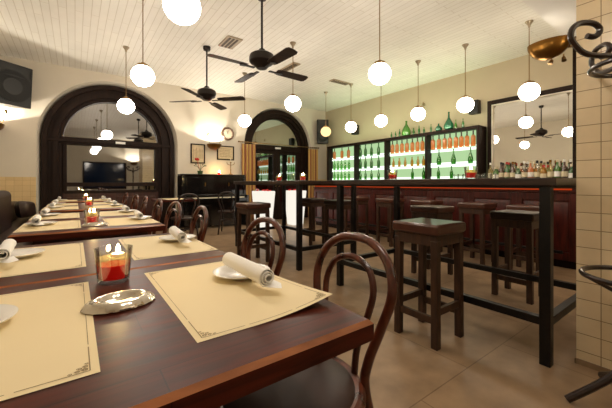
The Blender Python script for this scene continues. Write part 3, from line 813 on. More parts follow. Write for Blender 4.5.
# ------------------------------------------------------------------ bar
bar = thing('bar_counter', 'long red mahogany bar counter with panelled front and dark top', 'bar', (5.05, 3.75, 0))
Y0, Y1 = 1.12-3.75, 6.25-3.75
MB().box(-0.2, 0.24, Y0, Y1, 0.1, 1.03).build('body', M['mahogany'], bar)
MB().box(-0.16, 0.24, Y0, Y1, 0, 0.1).build('plinth', M['darkwood'], bar)
MB().slab(-0.37, 0.3, Y0-0.03, Y1+0.03, 1.03, 1.075, 0.008, 0).build('counter_top', M['bartop'], bar)
npan = 8; L = (Y1-Y0)/npan
for k in range(npan):
    ya = Y0 + k*L
    p = MB().box(-0.222, -0.2, ya+0.0, ya+0.07, 0.1, 0.92).box(-0.222, -0.2, ya+L-0.07, ya+L, 0.1, 0.92).box(-0.222, -0.2, ya+0.07, ya+L-0.07, 0.1, 0.2).box(-0.222, -0.2, ya+0.07, ya+L-0.07, 0.83, 0.92)
    p.build('panel_frame', M['mahogany'], bar, bevel=0.004)
    f = MB(); a, b, c, d = ya+0.09, ya+L-0.09, 0.22, 0.81; i = 0.04
    f.add([(-0.2,a,c),(-0.2,b,c),(-0.2,b,d),(-0.2,a,d),(-0.215,a+i,c+i),(-0.215,b-i,c+i),(-0.215,b-i,d-i),(-0.215,a+i,d-i)], [(0,4,5,1),(1,5,6,2),(2,6,7,3),(3,7,4,0),(4,7,6,5)])
    f.build('raised_panel', M['mahogany'], bar)
MB().box(-0.235, -0.2, Y0, Y1, 0.925, 0.95).build('moulding', M['mahogany'], bar, bevel=0.006)
MB().box(-0.225, -0.205, Y0+0.05, Y1-0.05, 0.962, 0.982).build('light_strip', M['warmled'], bar)
for k in range(5):
    yb = Y0+0.3+k*(Y1-Y0-0.6)/4
    MB().tube([(-0.2, yb, 0.22), (-0.36, yb, 0.22)], 0.012, 8).build('rail_bracket', M['oldbrass'], bar)
MB().cyl((-0.36, Y0+0.1, 0.22), (-0.36, Y1-0.1, 0.22), 0.02, 12).build('foot_rail', M['steel'], bar)

bc = thing('back_counter', 'dark back counter running along the wall behind the bar', 'counter', (6.13, 4.25, 0))
MB().box(-0.24, 0.26, 1.25-4.25, 7.3-4.25, 0.0, 1.055).build('cabinet', M['mahogany'], bc)
MB().box(-0.27, 0.26, 1.22-4.25, 7.33-4.25, 1.055, 1.1).build('counter_top', M['bartop'], bc, bevel=0.006)

# tall dark post with brass bowl lamp at the near bar end
MBp = MB().box(-0.03, 0.03, -0.03, 0.03, 1.075, 2.86).box(-0.07, 0.07, -0.07, 0.07, 1.075, 1.1)
po = MBp.build('bar_post', M['darkwood'], None, (5.0, 1.165, 0), bevel=0.004)
tag(po, 'tall dark square post at the near end of the bar, beside the mirror', 'post')

def bowl_lamp(label, loc, rz, w=0.3, d=0.2, h=0.13, px=0.0, heads=0):
    """brass half-bowl uplight, wall towards +Y in local space"""
    t = thing('bowl_uplight', label, 'wall lamp', loc, rz, 'brass bowl uplights')
    mb = MB(); prof = []
    K = 10
    for k in range(K+1):
        a = pi/2*k/K; prof.append((sin(a), -cos(a)))
    for k in range(K, -1, -1):
        a = pi/2*k/K; prof.append((sin(a)*0.93, -cos(a)*0.9))
    mb.lathe(prof, 36)
    mb.v = [(x*w/2, y*d/2 - d/2*0.9, z*h) for x, y, z in mb.v]
    mb.build('bowl', M['brass'], t)
    MB().box(px-0.04, px+0.04, -0.04, -0.002, -0.1, 0.0).build('wall_plate', M['oldbrass'], t, bevel=0.004)
    for sx in (-1, 1):
        mb = MB()
        if heads:
            mb.tube([(sx*0.1, -d*0.5, -0.02), (sx*0.15, -d*0.5, 0.1), (sx*0.165, -d*0.5, 0.2)], 0.006, 8)
            mb.cyl((sx*0.17, -d*0.5, 0.19), (sx*0.155, -d*0.5-0.03, 0.25), 0.022, 14, 0.028)
        else:
            q = px*0.45 + sx*0.06
            mb.cyl((q, -d*0.45, -h*0.9), (q, -d*0.45, -h-0.03), 0.008, 8)
            mb.cyl((q, -d*0.45, -h-0.02), (q+sx*0.01, -d*0.45-0.02, -h-0.065), 0.02, 14, 0.026)
        mb.build('spot_head', M['oldbrass'], t)
    return t
def uplight(loc, energy, size, blend=0.12, aim=None):
    l = bpy.data.lights.new('uplight_beam', 'SPOT'); l.energy = energy; l.spot_size = radians(size); l.spot_blend = blend; l.color = (1.0, 0.9, 0.75); l.shadow_soft_size = 0.03
    o = bpy.data.objects.new('uplight_beam', l); C.objects.link(o); o.location = loc
    o.rotation_euler = (radians(180), 0, 0) if aim is None else aim
    return o
bowl_lamp('brass bowl wall lamp between the two picture frames above the piano', (2.72, YB, 1.985), 0, 0.34, 0.4, 0.13, heads=1)
uplight((2.72, YB-0.3, 1.98), 30, 145)
bowl_lamp('brass bowl wall lamp at the left edge of the picture, under the loudspeaker', (-1.13, YB, 2.06), 0, 0.3, 0.4, 0.13, heads=1)
uplight((-1.13, YB-0.3, 2.055), 32, 145)
bowl_lamp('large brass bowl lamp on the dark post at the end of the bar', (4.968, 1.40, 2.83), radians(-90), 0.46, 0.3, 0.22, 0.205)

uplight((4.81, 1.40, 2.80), 1.6, 150)
bowl_lamp('invented brass bowl lamp on the unseen wall behind the viewer, between two dark windows', (2.48, YF, 2.1), pi, 0.34, 0.4, 0.13, heads=1)
uplight((2.48, YF+0.3, 2.09), 60, 145)  # added lamp behind the viewer, brightens what the arched window reflects

# ------------------------------------------------------------------ backlit bottle display
DX = 6.05
ds = thing('bottle_display', 'long dark-framed display case backlit in pale green, on the back counter', 'display case', (6.2, 5.0, 1.1))
ys = [2.82, 3.92, 5.02, 6.05, 7.2]
ys = [y-5.0 for y in ys]; zt = 2.13-1.1
fr = MB().box(-0.15, 0.16, ys[0], ys[-1], 0, 0.035).box(-0.15, 0.16, ys[0], ys[-1], zt-0.06, zt)
fr.box(-0.15, 0.16, ys[0], ys[0]+0.05, 0.035, zt-0.06).box(-0.15, 0.16, ys[-1]-0.07, ys[-1], 0.035, zt-0.06)
fr.build('frame', M['darkwood'], ds, bevel=0.004)
for y in ys[1:-1]: MB().box(-0.15, 0.16, y-0.025, y+0.025, 0.035, zt-0.06).build('divider', M['darkwood'], ds, bevel=0.003)
MB().add([(0.03, ys[0]+0.05, 0.03), (0.03, ys[-1]-0.05, 0.03), (0.03, ys[-1]-0.05, zt-0.05), (0.03, ys[0]+0.05, zt-0.05)], [(0,1,2,3)]).build('light_panel', M['panel'], ds)
SHZ = [1.14, 1.43, 1.75]
for k in range(4):
    a, b = ys[k]+(0.05 if k == 0 else 0.025), ys[k+1]-(0.07 if k == 3 else 0.025)
    for z in SHZ[1:]:
        MB().box(-0.13, 0.0, a, b, z-1.1-0.008, z-1.1).build('shelf', M['shelfglass'], ds)
    for z in SHZ:
        MB().box(0.004, 0.022, a, b, z-1.1-(0.0 if z == SHZ[0] else 0.05), z-1.1+0.045).build('light_strip', M['led'], ds)
# light escaping over the top of the case
al = bpy.data.lights.new('display_glow', 'AREA'); al.shape = 'RECTANGLE'; al.size = 0.12; al.size_y = 4.2; al.energy = 9; al.color = (0.72, 1.0, 0.6)
ao = bpy.data.objects.new('display_glow', al); C.objects.link(ao); ao.location = (5.98, 4.9, 2.14); ao.rotation_euler = (radians(180), 0, 0)

def bottle(name, prof, mat, split=None, mat2=None, label=None, n=14):
    if split is None: return MB().lathe(prof, n).build(name, mat)
    mb = MB(); lo = [p for p in prof if p[1] <= split]; hi = [p for p in prof if p[1] >= split]
    mb.lathe(lo, n); mb.mat(1).lathe(hi, n)
    return mb.build(name, [mat, mat2])
slim = [(0,0),(0.036,0),(0.038,0.004),(0.038,0.14),(0.03,0.18),(0.016,0.215),(0.013,0.235),(0.013,0.285),(0.015,0.288),(0.015,0.3),(0,0.3)]
bitter = [(0,0),(0.038,0),(0.04,0.005),(0.04,0.165),(0.036,0.185),(0.015,0.203),(0.012,0.215),(0.012,0.26),(0.015,0.262),(0.015,0.275),(0,0.275)]
small = [(0,0),(0.03,0),(0.031,0.004),(0.031,0.1),(0.024,0.13),(0.012,0.155),(0.011,0.19),(0.013,0.192),(0.013,0.203),(0,0.203)]
belly = [(0,0),(0.034,0),(0.044,0.01),(0.048,0.05),(0.045,0.1),(0.034,0.15),(0.02,0.19),(0.013,0.215),(0.011,0.29),(0.014,0.292),(0.014,0.305),(0,0.305)]
proto = {}
def put(kind, name, prof, mat, loc, label, cat, group, split=None, mat2=None, sc=1.0):
    if kind not in proto:
        o = proto[kind] = bottle(name, prof, mat, split, mat2)
    else:
        o = proto[kind].copy(); C.objects.link(o)
    o.location = loc; o.scale = (sc, sc, sc)
    return tag(o, label, cat, group)
def px_y(px, X):      # distance along the bar of a bottle standing in the row at depth X
    k = (px-306)/315.0; d = X/(0.5913+0.8064*k)
    return d*(0.8064-0.5913*k)
bays = ['display bay beside the mirror', 'second display bay from the mirror', 'third display bay from the mirror', 'farthest display bay']
BX = 6.125
def rowput(pxs, kind, name, prof, mat, z, adj, shelf, bay, **kw):
    for i, px in enumerate(pxs[::-1]):
        put(kind, name, prof, mat, (BX, px_y(px, BX), z+0.0015), '%s bottle, %s shelf of %s, %s from the right' % (adj, shelf, bays[bay], ORD[i]), 'bottle', 'bottles in the backlit display', **kw)
rowput([433, 439, 444.7, 450, 456, 461.4, 467, 473.2], 'bitter', 'liqueur_bottle', bitter, M['orange'], SHZ[2], 'orange', 'top', 0, split=0.203, mat2=M['darkneck'], sc=1.08)
rowput([439, 453.5, 470.5], 'belly', 'wine_bottle', belly, M['green'], SHZ[1], 'green', 'middle', 0)
rowput([438.5, 451.5], 'slim', 'wine_bottle', slim, M['green'], SHZ[0], 'green', 'bottom', 0, sc=0.85)
rowput([392.5, 397, 402, 407, 412.4, 417.5, 422.4], 'bitter', 'liqueur_bottle', bitter, M['orange'], SHZ[2], 'orange', 'top', 1, split=0.203, mat2=M['darkneck'], sc=1.08)
rowput([393.5, 399.3, 405.2, 412, 418, 423.5], 'smallyellow', 'liqueur_bottle', small, M['yellowb'], SHZ[1], 'small yellow', 'middle', 1)
rowput([392, 412.5, 423.5], 'slim', 'wine_bottle', slim, M['green'], SHZ[0], 'green', 'bottom', 1, sc=0.85)
for z, nm in ((SHZ[2], 'top'), (SHZ[1], 'middle')):
    rowput([360.5, 365.5, 371.5, 378.6], 'deepslim', 'wine_bottle', slim, M['deepgreen'], z, 'dark green', nm, 2)
rowput([360.5, 365.5, 371.5, 378.6], 'slim', 'wine_bottle', slim, M['green'], SHZ[0], 'green', 'bottom', 2, sc=0.85)
rowput([334.5, 342, 348.5], 'bitter', 'liqueur_bottle', bitter, M['orange'], SHZ[2], 'orange', 'top', 3, split=0.203, mat2=M['darkneck'], sc=1.08)
rowput([334.5, 338, 341.5, 345, 349], 'pale', 'wine_bottle', slim, M['palegreen'], SHZ[1], 'pale green', 'middle', 3, sc=0.95)
rowput([334.5, 338, 341.5, 345, 349], 'pale', 'wine_bottle', slim, M['palegreen'], SHZ[0], 'pale green', 'bottom', 3, sc=0.9)

# green bottles and demijohns on top of the case
demi = [(0,0),(0.09,0),(0.115,0.02),(0.125,0.08),(0.12,0.15),(0.095,0.22),(0.06,0.28),(0.032,0.32),(0.024,0.37),(0.024,0.41),(0.032,0.415),(0.032,0.43),(0,0.43)]
bulb = [(0,0),(0.07,0),(0.115,0.03),(0.14,0.1),(0.13,0.17),(0.09,0.25),(0.05,0.32),(0.028,0.38),(0.022,0.47),(0.022,0.52),(0.028,0.525),(0.028,0.54),(0,0.54)]
onion = [(0,0),(0.06,0),(0.095,0.02),(0.115,0.075),(0.1,0.13),(0.06,0.175),(0.028,0.2),(0.02,0.25),(0.024,0.252),(0.024,0.265),(0,0.265)]
TX = 6.15
for i, (px, kind, nm, prof, m, lab, sc) in enumerate([
    (391.5, 'tgsmall', 'green_bottle', small, 'deepgreen', 'small green bottle on top of the display, leftmost of those up there', 0.7),
    (395.5, 'tgsmall', 'green_bottle', small, 'deepgreen', 'small green bottle on top of the display, second from the left end', 0.7),
    (399.6, 'tgslim', 'green_bottle', slim, 'deepgreen', 'slim green bottle on top of the display, left of the yellow-green demijohn', 0.62),
    (406.3, 'demi', 'demijohn', demi, 'demigreen', 'tall yellow-green glass demijohn on top of the display', 0.8),
    (413.7, 'tgsmall', 'green_bottle', small, 'deepgreen', 'small green bottle on top of the display, right of the yellow-green demijohn', 0.78),
    (419.0, 'tgslim', 'green_bottle', slim, 'deepgreen', 'slim green bottle on top of the display, below the globe lamp', 0.64),
    (424.0, 'tgsmall', 'green_bottle', small, 'deepgreen', 'small green bottle on top of the display, right below the globe lamp', 0.7),
    (431.0, 'tgslim', 'green_bottle', slim, 'deepgreen', 'slim green bottle on top of the display, left of the round squat bottle', 0.6),
    (438.6, 'onion', 'demijohn', onion, 'teal', 'squat round green bottle on top of the display, left of the big blue-green demijohn', 0.62),
    (448.8, 'bulb', 'demijohn', bulb, 'teal', 'big bulbous blue-green demijohn on top of the display', 0.68),
    (455.8, 'tbelly', 'green_bottle', belly, 'demigreen', 'light green bottle on top of the display, right of the big blue-green demijohn', 0.62),
    (463.0, 'tgslim', 'green_bottle', slim, 'deepgreen', 'slim green bottle on top of the display, nearest the mirror', 0.62)]):
    put(kind, nm, prof, M[m], (TX, px_y(px, TX), 2.131), lab, 'bottle', 'green bottles on top of the display', sc=sc)

# mirror
mi = thing('mirror', 'large rectangular mirror in a dark frame behind the near end of the bar', 'mirror', (6.4, 2.05, 1.1))
ya, yb, zb = 1.28-2.05, 2.79-2.05, 1.5
MB().add([(-0.03, ya+0.05, 0.04), (-0.03, yb-0.05, 0.04), (-0.03, yb-0.05, zb-0.06), (-0.03, ya+0.05, zb-0.06)], [(0,1,2,3)]).build('glass', M['mirror'], mi)
MB().box(-0.09, 0, ya, ya+0.07, 0, zb).box(-0.09, 0, yb-0.07, yb, 0, zb).box(-0.09, 0, ya+0.07, yb-0.07, zb-0.08, zb).box(-0.09, 0, ya+0.07, yb-0.07, 0, 0.05).build('frame', M['darkwood'], mi, bevel=0.006)
MB().box(-0.075, -0.035, ya+0.07, ya+0.085, 0.05, zb-0.08).box(-0.075, -0.035, yb-0.085, yb-0.07, 0.05, zb-0.08).box(-0.075, -0.035, ya+0.085, yb-0.085, zb-0.095, zb-0.08).build('inner_glint', M['bevel_glint'], mi)  # pale strips painted in for the bright reflection along the mirror's bevelled edge

# spirits in front of the mirror
spirit = [(0,0),(0.037,0),(0.039,0.005),(0.039,0.17),(0.033,0.195),(0.016,0.22),(0.014,0.27),(0.014,0.28)]
cap = [(0.014,0.275),(0.018,0.276),(0.018,0.315),(0,0.315)]
square = [(0,0),(0.042,0),(0.045,0.005),(0.045,0.13),(0.036,0.155),(0.018,0.17),(0.016,0.2),(0.016,0.205)]
scap = [(0.016,0.2),(0.021,0.2),(0.021,0.24),(0,0.24)]
cols = ['green', 'brownb', 'yellowb', 'clear', 'deepgreen', 'amber', 'orange', 'brownb', 'demigreen', 'clear']
cname = {'green': 'green', 'brownb': 'brown', 'yellowb': 'yellow', 'clear': 'clear', 'deepgreen': 'dark green', 'amber': 'pale', 'orange': 'orange', 'demigreen': 'light green'}
caps = ['label', 'blackcap', 'redcap', 'brass', 'label', 'whitebox']
sp = {}
def spirit_bottle(col, cp, tall):
    key = (col, cp, tall)
    if key not in sp:
        b = MB().lathe(spirit if tall else square, 16).build('spirit_bottle', M[col])
        MB().lathe(cap if tall else scap, 12).build('cap', M[cp], b)
        r = 0.0396 if tall else 0.0456; z0, z1 = (0.05, 0.13) if tall else (0.03, 0.1)
        MB().lathe([(r, z0), (r, z1)], 16).build('paper_label', M['label' if cp != 'label' else 'whitebox'], b)
        sp[key] = b; return b
    src = sp[key]; o = dup(src, (0, 0, 0)); return o
n = 0
for row, (x, npx) in enumerate(((6.22, 13), (6.06, 14))):
    for i in range(npx):
        y = 1.42 + (2.62-1.42)*(i+0.5*row)/(npx-0.5)
        col = cols[(n*7+row*3) % len(cols)]; cp = caps[(n*5+row) % len(caps)]
        tall = (n*3 + row) % 4 != 0
        o = spirit_bottle(col, cp, tall)
        o.location = (x + random.uniform(-.012, .012), y, 1.1)
        tag(o, '%s spirit bottle in the %s row before the mirror, %s from the tiled pillar' % (cname[col], 'back' if row == 0 else 'front', ORD[i]), 'bottle', 'spirit bottles in front of the mirror')
        n += 1
# tumblers on the bar
def tumbler():
    return MB().lathe([(0,0),(0.03,0),(0.032,0.003),(0.037,0.12),(0.0345,0.12),(0.029,0.012),(0,0.01)], 18).build('tumbler', M['clear'])
tb = tumbler()
for k, px in enumerate([456, 460.5, 465.5, 477, 482, 488, 493.5]):
    o = tb if k == 0 else tb.copy()
    if k: C.objects.link(o)
    o.location = (5.08, px_y(px, 5.08), 1.075)
    tag(o, 'clear glass tumbler on the bar, %s from the left' % ORD[k], 'glass', 'tumblers on the bar')
o = tb.copy(); C.objects.link(o); o.location = (2.7, 4.02, 1.08); tag(o, 'clear glass tumbler between the two candles on the farther high table', 'glass')

# ------------------------------------------------------------------ loudspeakers
def pa_speaker(label, loc, rz, w, h, d, tilt=0.0, roll=0.0):
    t = thing('loudspeaker', label, 'loudspeaker', loc, rz, 'black loudspeakers'); t.rotation_euler = (radians(tilt), radians(roll), rz)
    body = MB(); poly = [(-w/2, 0), (-w/2+0.02, -0.03), (w/2-0.02, -0.03), (w/2, 0), (w*0.34, d), (-w*0.34, d)]
    body.prism(poly, 'z', -h/2, h/2); body.build('cabinet', M['black'], t, bevel=0.012, segs=3)
    r = w*0.445
    MB().lathe([(0, -0.02), (r*0.25, -0.022), (r*0.3, -0.008), (r*0.85, 0.012), (r*0.95, 0.022), (r, 0.02), (r, -0.0)], 36, (0, -0.03, -h/2+r+0.05), rot=Matrix.Rotation(radians(90), 3, 'X')).build('woofer', M['grille'], t)
    zt = h/2-0.05; zb_ = h/2-0.05-h*0.24
    hn = MB(); a = [(-w*0.34, zb_), (w*0.34, zb_), (w*0.34, zt), (-w*0.34, zt)]; b = [(-w*0.1, (zb_+zt)/2-0.03), (w*0.1, (zb_+zt)/2-0.03), (w*0.1, (zb_+zt)/2+0.03), (-w*0.1, (zb_+zt)/2+0.03)]
    vs = [(x, -0.045, z) for x, z in a] + [(x, -0.032, z) for x, z in b]
    hn.add(vs, [(0,1,5,4),(1,2,6,5),(2,3,7,6),(3,0,4,7),(4,5,6,7)])
    hn.build('horn', M['black'], t)
    for sx in (-1, 1): MB().box(sx*w*0.42-0.012, sx*w*0.42+0.012, -0.036, -0.028, h*0.22, h*0.42).build('port', M['grille'], t)
    MB().box(-0.05, 0.05, d-0.02, d+0.1, -0.05, 0.05).build('wall_mount', M['steel'], t)
    return t
pa_speaker('large black loudspeaker high on the wall at the left edge, left of the arched window', (-0.86, 7.25, 2.72), radians(37), 0.6, 0.7, 0.3, 4, 0)
pa_speaker('tall black loudspeaker in the far corner above the end of the bar', (6.02, 7.36, 2.6), radians(-30), 0.36, 0.72, 0.2)
for px, lab in ((474.5, 'small black wall speaker behind the bar globe next to the mirror'), (355, 'small black wall speaker on the bar wall near the far corner')):
    t = thing('wall_speaker', lab, 'loudspeaker', (6.4, px_y(px, 6.3), 2.53), 0, 'small wall speakers')
    MB().box(-0.16, -0.03, -0.09, 0.09, -0.13, 0.13).build('cabinet', M['black'], t, bevel=0.008)
    MB().box(-0.165, -0.158, -0.075, 0.075, -0.115, 0.115).build('grille', M['grille'], t)
    MB().box(-0.03, 0, -0.03, 0.03, -0.04, 0.04).build('bracket', M['steel'], t)
sd = MB().lathe([(0,-0.05),(0.03,-0.045),(0.04,-0.02),(0.03,0.0),(0.012,0.02),(0.012,0.06),(0,0.06)], 14).box(0, 0.06, -0.01, 0.01, 0.02, 0.04).build('wall_sensor', M['nickel'], None, (6.34, px_y(423, 6.34), 2.82))
tag(sd, 'small metal sensor on the bar wall above the display, near the ceiling', 'sensor')

# ------------------------------------------------------------------ piano corner
pn = thing('upright_piano', 'glossy black upright piano against the back wall between the arches', 'piano', (2.67, 7.34, 0))
MB().box(-0.72, 0.72, -0.08, 0.28, 0.02, 1.22).build('case', M['piano'], pn, bevel=0.006)
MB().box(-0.76, 0.76, -0.12, 0.29, 1.22, 1.255).build('lid', M['piano'], pn, bevel=0.008)
for s in (-1, 1):
    MB().box(s*0.74-0.025, s*0.74+0.025, -0.29, 0.28, 0.0, 0.76).box(s*0.74-0.025, s*0.74+0.025, -0.12, 0.28, 0.76, 1.22).build('side_panel', M['piano'], pn, bevel=0.006)
MB().box(-0.715, 0.715, -0.28, -0.08, 0.62, 0.7).build('key_bed', M['piano'], pn, bevel=0.004)
MB().box(-0.7, 0.7, -0.275, -0.1, 0.76, 0.785).build('key_lid', M['piano'], pn, bevel=0.006)
MB().box(-0.66, 0.66, -0.268, -0.12, 0.70, 0.722).build('keys', M['ivory'], pn)
for xc in (-0.46, 0, 0.46): MB().box(xc-0.2, xc+0.2, -0.092, -0.08, 0.82, 1.18).build('front_panel', M['piano'], pn, bevel=0.004)
for s in (-0.25, 0.32): MB().cyl((s, -0.12, 0.98), (s, -0.12, 1.06), 0.012, 8).cyl((s, -0.085, 0.98), (s, -0.12, 0.98), 0.008, 8).build('candle_holder', M['brass'], pn)
MB().box(-0.6, 0.6, -0.09, -0.08, 0.1, 0.58).build('lower_panel', M['piano'], pn, bevel=0.004)
for s in (-0.08, 0.08): MB().box(s-0.02, s+0.02, -0.17, -0.08, 0.04, 0.055).build('pedal', M['brass'], pn)
# things on the piano
pc = thing('tealight_holder', 'small lit red candle cup on top of the piano', 'candle', (2.83, 7.42, 1.255))
MB().lathe([(0,0),(0.035,0),(0.04,0.05),(0.037,0.05),(0.033,0.006),(0,0.006)], 18).build('cup', M['redgel'], pc)
MB().lathe([(0,0.03),(0.012,0.045),(0.014,0.06),(0.006,0.085),(0,0.1)], 12).build('flame', M['flame'], pc)
cs = thing('candlestick', 'slim metal candlestick on the right of the piano top', 'candlestick', (3.12, 7.42, 1.255))
MB().lathe([(0,0),(0.055,0),(0.05,0.012),(0.014,0.03),(0.01,0.1),(0.016,0.12),(0.009,0.14),(0.009,0.28),(0.022,0.3),(0.022,0.315),(0,0.315)], 18).build('stem', M['oldbrass'], cs)
MB().tube(smooth([(-0.1,0,0.31),(-0.08,0,0.26),(0,0,0.24),(0.08,0,0.26),(0.1,0,0.31)],5), 0.007, 8).build('arm', M['oldbrass'], cs)
MB().cyl((0,0,0.31),(0,0,0.4),0.009,10).build('candle', M['wax'], cs)
pf = thing('flower_pot', 'small pot of green stems with a red flower on the left of the piano top', 'plant', (2.36, 7.4, 1.255))
MB().lathe([(0,0),(0.05,0),(0.065,0.08),(0.06,0.08),(0,0.07)], 18).build('pot', M['leaf'], pf)
mb = MB()
for k in range(7):
    a = k*2*pi/7; mb.tube(smooth([(0,0,0.07),(0.05*cos(a),0.05*sin(a),0.16),(0.13*cos(a),0.09*sin(a),0.2+0.03*(k%3))],4), 0.004, 5)
    mb.sphere((0.13*cos(a),0.09*sin(a),0.2+0.03*(k%3)), 0.02, 8, 6, 0.5)
mb.build('leaves', M['leaf'], pf)
mb = MB(); mb.tube([(0,0,0.07),(-0.08,-0.02,0.33)], 0.004, 6)
for k in range(6): mb.sphere((-0.08+0.028*cos(k), -0.02+0.028*sin(k), 0.34+0.012*(k%2)), 0.026, 8, 6)
mb.build('red_flower', M['redflower'], pf)

def frame(name, label, x0, x1, z0, z1, kind):
    t = thing(name, label, 'picture', ((x0+x1)/2, YB-0.001, (z0+z1)/2), 0, 'framed pictures above the piano')
    w, h = (x1-x0)/2, (z1-z0)/2; b = 0.028
    MB().box(-w, -w+b, -0.03, 0, -h, h).box(w-b, w, -0.03, 0, -h, h).box(-w+b, w-b, -0.03, 0, h-b, h).box(-w+b, w-b, -0.03, 0, -h, -h+b).build('frame', M['darkwood'], t, bevel=0.004)
    MB().box(-w+b, w-b, -0.012, -0.001, -h+b, h-b).build('print', M['picture'], t)
    mb = MB(); rnd = random.Random(3)
    if kind == 'text':
        for k in range(6):
            z = h-0.075-k*(2*h-0.13)/6; mb.box(-w+0.07, w-0.07-rnd.random()*0.08, -0.0135, -0.012, z-0.006, z)
    else:
        for k in range(7):
            x = -w+0.07+k*(2*w-0.14)/6; mb.box(x-0.004, x+0.004, -0.0135, -0.012, -h+0.07+rnd.random()*0.04, h-0.09-rnd.random()*0.08)
    mb.build('printed_lines', M['printink'], t)
frame('picture_frame', 'upright narrow framed print on the wall, left of the bowl lamp above the piano', 2.21, 2.55, 1.52, 1.99, 'bars')
frame('picture_frame', 'wide framed document on the wall, under the clock above the piano', 2.85, 3.3, 1.63, 1.99, 'text')
ck = thing('wall_clock', 'round brown-rimmed wall clock above the piano, beside the smaller arch', 'clock', (3.13, YB, 2.3))
Rx = Matrix.Rotation(radians(90), 3, 'X')
MB().lathe([(0.12,0.02),(0.125,0.045),(0.145,0.05),(0.165,0.035),(0.17,0.0),(0,0)], 36, rot=Rx).build('rim', M['clockrim'], ck)
MB().lathe([(0,0.022),(0.125,0.022)], 36, rot=Rx).build('face', M['clockface'], ck)
mb = MB()
for k in range(12):
    a = k*pi/6; r0, r1 = (0.092, 0.114)
    MB().tube([(r0*sin(a), -0.024, r0*cos(a)), (r1*sin(a), -0.024, r1*cos(a))], 0.004, 4).build('hour_mark', M['blackcap'], ck)
MB().tube([(0,-0.026,-0.01),(0.012,-0.026,0.09)], 0.0035, 6).tube([(0,-0.028,-0.01),(-0.02,-0.028,0.06)], 0.0045, 6).build('hands', M['blackcap'], ck)

# curtains
cr = thing('curtain_rod', 'thin brass curtain rod across the smaller arch', 'curtain rod', (4.7, 7.56, 2.12))
MB().cyl((-1.3,0,0),(1.32,0,0),0.011,10).build('rod', M['oldbrass'], cr)
for s in (-1.3, 1.32): MB().sphere((s,0,0),0.022,12,8).build('finial', M['brass'], cr)
for s in (-1.22, 1.26): MB().cyl((s,0,0),(s,0.09,0),0.008,8).build('bracket', M['oldbrass'], cr)
def curtain(label, x0, x1):
    t = thing('curtain', label, 'curtain', ((x0+x1)/2, 7.52, 0), 0, 'striped gold curtains')
    w = x1-x0; nx, nz = 48, 10; vs = []; fs = []
    for j in range(nz+1):
        z = 0.03 + (2.07-0.03)*j/nz
        for i in range(nx+1):
            u = i/nx; amp = 0.028*(1.1-0.4*j/nz)
            vs.append((-w/2+w*u, amp*sin(u*2*pi*6 + 0.2*sin(z*3)), z))
    for j in range(nz):
        for i in range(nx): fs.append((j*(nx+1)+i, j*(nx+1)+i+1, (j+1)*(nx+1)+i+1, (j+1)*(nx+1)+i))
    o = MB().add(vs, fs).build('cloth', M['curtain'], t, sharp=180)
    sm = o.modifiers.new('thickness', 'SOLIDIFY'); sm.thickness = 0.004
    for k in range(5):
        xr = -w/2+w*(k+0.5)/5
        MB().tube([(xr, 0.04+0.02*cos(2*pi*q/12), 2.117+0.02*sin(2*pi*q/12)) for q in range(12)], 0.004, 6, True).build('ring', M['brass'], t)
curtain('striped gold curtain left of the smaller arch, beside the piano', 3.46, 3.86)
curtain('striped gold curtain right of the smaller arch, behind the bar end', 5.6, 5.96)

# glowing planters
def planter(label, x, y):
    t = thing('lit_planter', label, 'planter', (x, y, 0), 0, 'white glowing planters')
    mb = MB(); mb.taper((0,0,0), 0.3, 0.3, (0,0,0.86), 0.42, 0.42); mb.build('pot', M['planter'], t, bevel=0.02, segs=3)
    mb = MB(); rnd = random.Random(5)
    for k in range(11): mb.sphere((rnd.uniform(-.17,.17), rnd.uniform(-.17,.17), 0.865+rnd.uniform(0,.02)), 0.03, 8, 6, 0.6)
    mb.build('red_flowers', M['redflower'], t)
planter('glowing white square planter with red flowers, beside the piano and the left curtain', 3.62, 6.65)
planter('glowing white square planter with red flowers, at the far end of the bar', 4.5, 6.6)

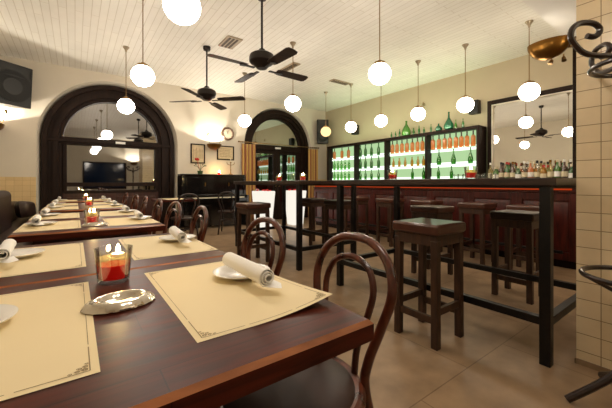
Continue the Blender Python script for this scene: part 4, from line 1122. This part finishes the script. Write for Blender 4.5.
# ------------------------------------------------------------------ coat stand at the right edge
ct = thing('coat_stand', 'dark bentwood coat stand with curled hooks at the right edge, by the tiled pillar', 'coat stand', (2.04, 0.25, 0))
MB().tube([(0,0,0.22),(0,0,1.6),(0,0,1.72)], [0.024,0.022,0.016], 14).build('pole', M['darkbent'], ct)
hook_px = [(641,92),(632,72),(624,62),(612,56.5),(595.5,56),(583.5,53),(575,45),(571,37.5),(573,29),(580,24),(592,23.7),(599,28),(599.3,33.5),(594,37.3),(587,36.5)]
hk = [((641-p)/315*1.413, 1.05+(183-q)/315*1.413) for p, q in hook_px]
base_a = math.atan2(0.5913, -0.8064)
for a in (base_a, radians(43), radians(-45), radians(225)):
    MB().tube(smooth([(s*cos(a), s*sin(a), z) for s, z in hk], 4), 0.0125, 10).build('hook', M['darkbent'], ct)
for rr, zz, tr in ((0.2, 0.62, 0.012), (0.17, 1.585, 0.011)):
    MB().tube([(rr*cos(2*pi*q/40), rr*sin(2*pi*q/40), zz) for q in range(40)], tr, 10, True).build('ring', M['darkbent'], ct)
for k, deg in enumerate((123, 36, -52, 212)):
    a = radians(deg); r0 = 0.27 if k == 0 else 0.3
    c_, s_ = cos(a), sin(a)
    MB().tube(smooth([(r0*c_,r0*s_,0.017),(0.18*c_,0.18*s_,0.09),(0.1*c_,0.1*s_,0.165),(0.04*c_,0.04*s_,0.26),(0.018*c_,0.018*s_,0.42)],5), 0.0165, 10).build('foot', M['darkbent'], ct)
    MB().tube(smooth([(0.02*c_,0.02*s_,0.52),(0.1*c_,0.1*s_,0.56),(0.19*c_,0.19*s_,0.612)],4), 0.009, 8).build('ring_stay', M['darkbent'], ct)

# ------------------------------------------------------------------ world and colour
w = bpy.data.worlds.new('world'); S.world = w; w.use_nodes = True
w.node_tree.nodes['Background'].inputs[0].default_value = (0.01, 0.012, 0.02, 1); w.node_tree.nodes['Background'].inputs[1].default_value = 1.0
vs_ = S.view_settings; vs_.view_transform = 'Standard'; vs_.look = 'None'; vs_.gamma = 1.0; vs_.use_curve_mapping = False
vs_.exposure = 0.85
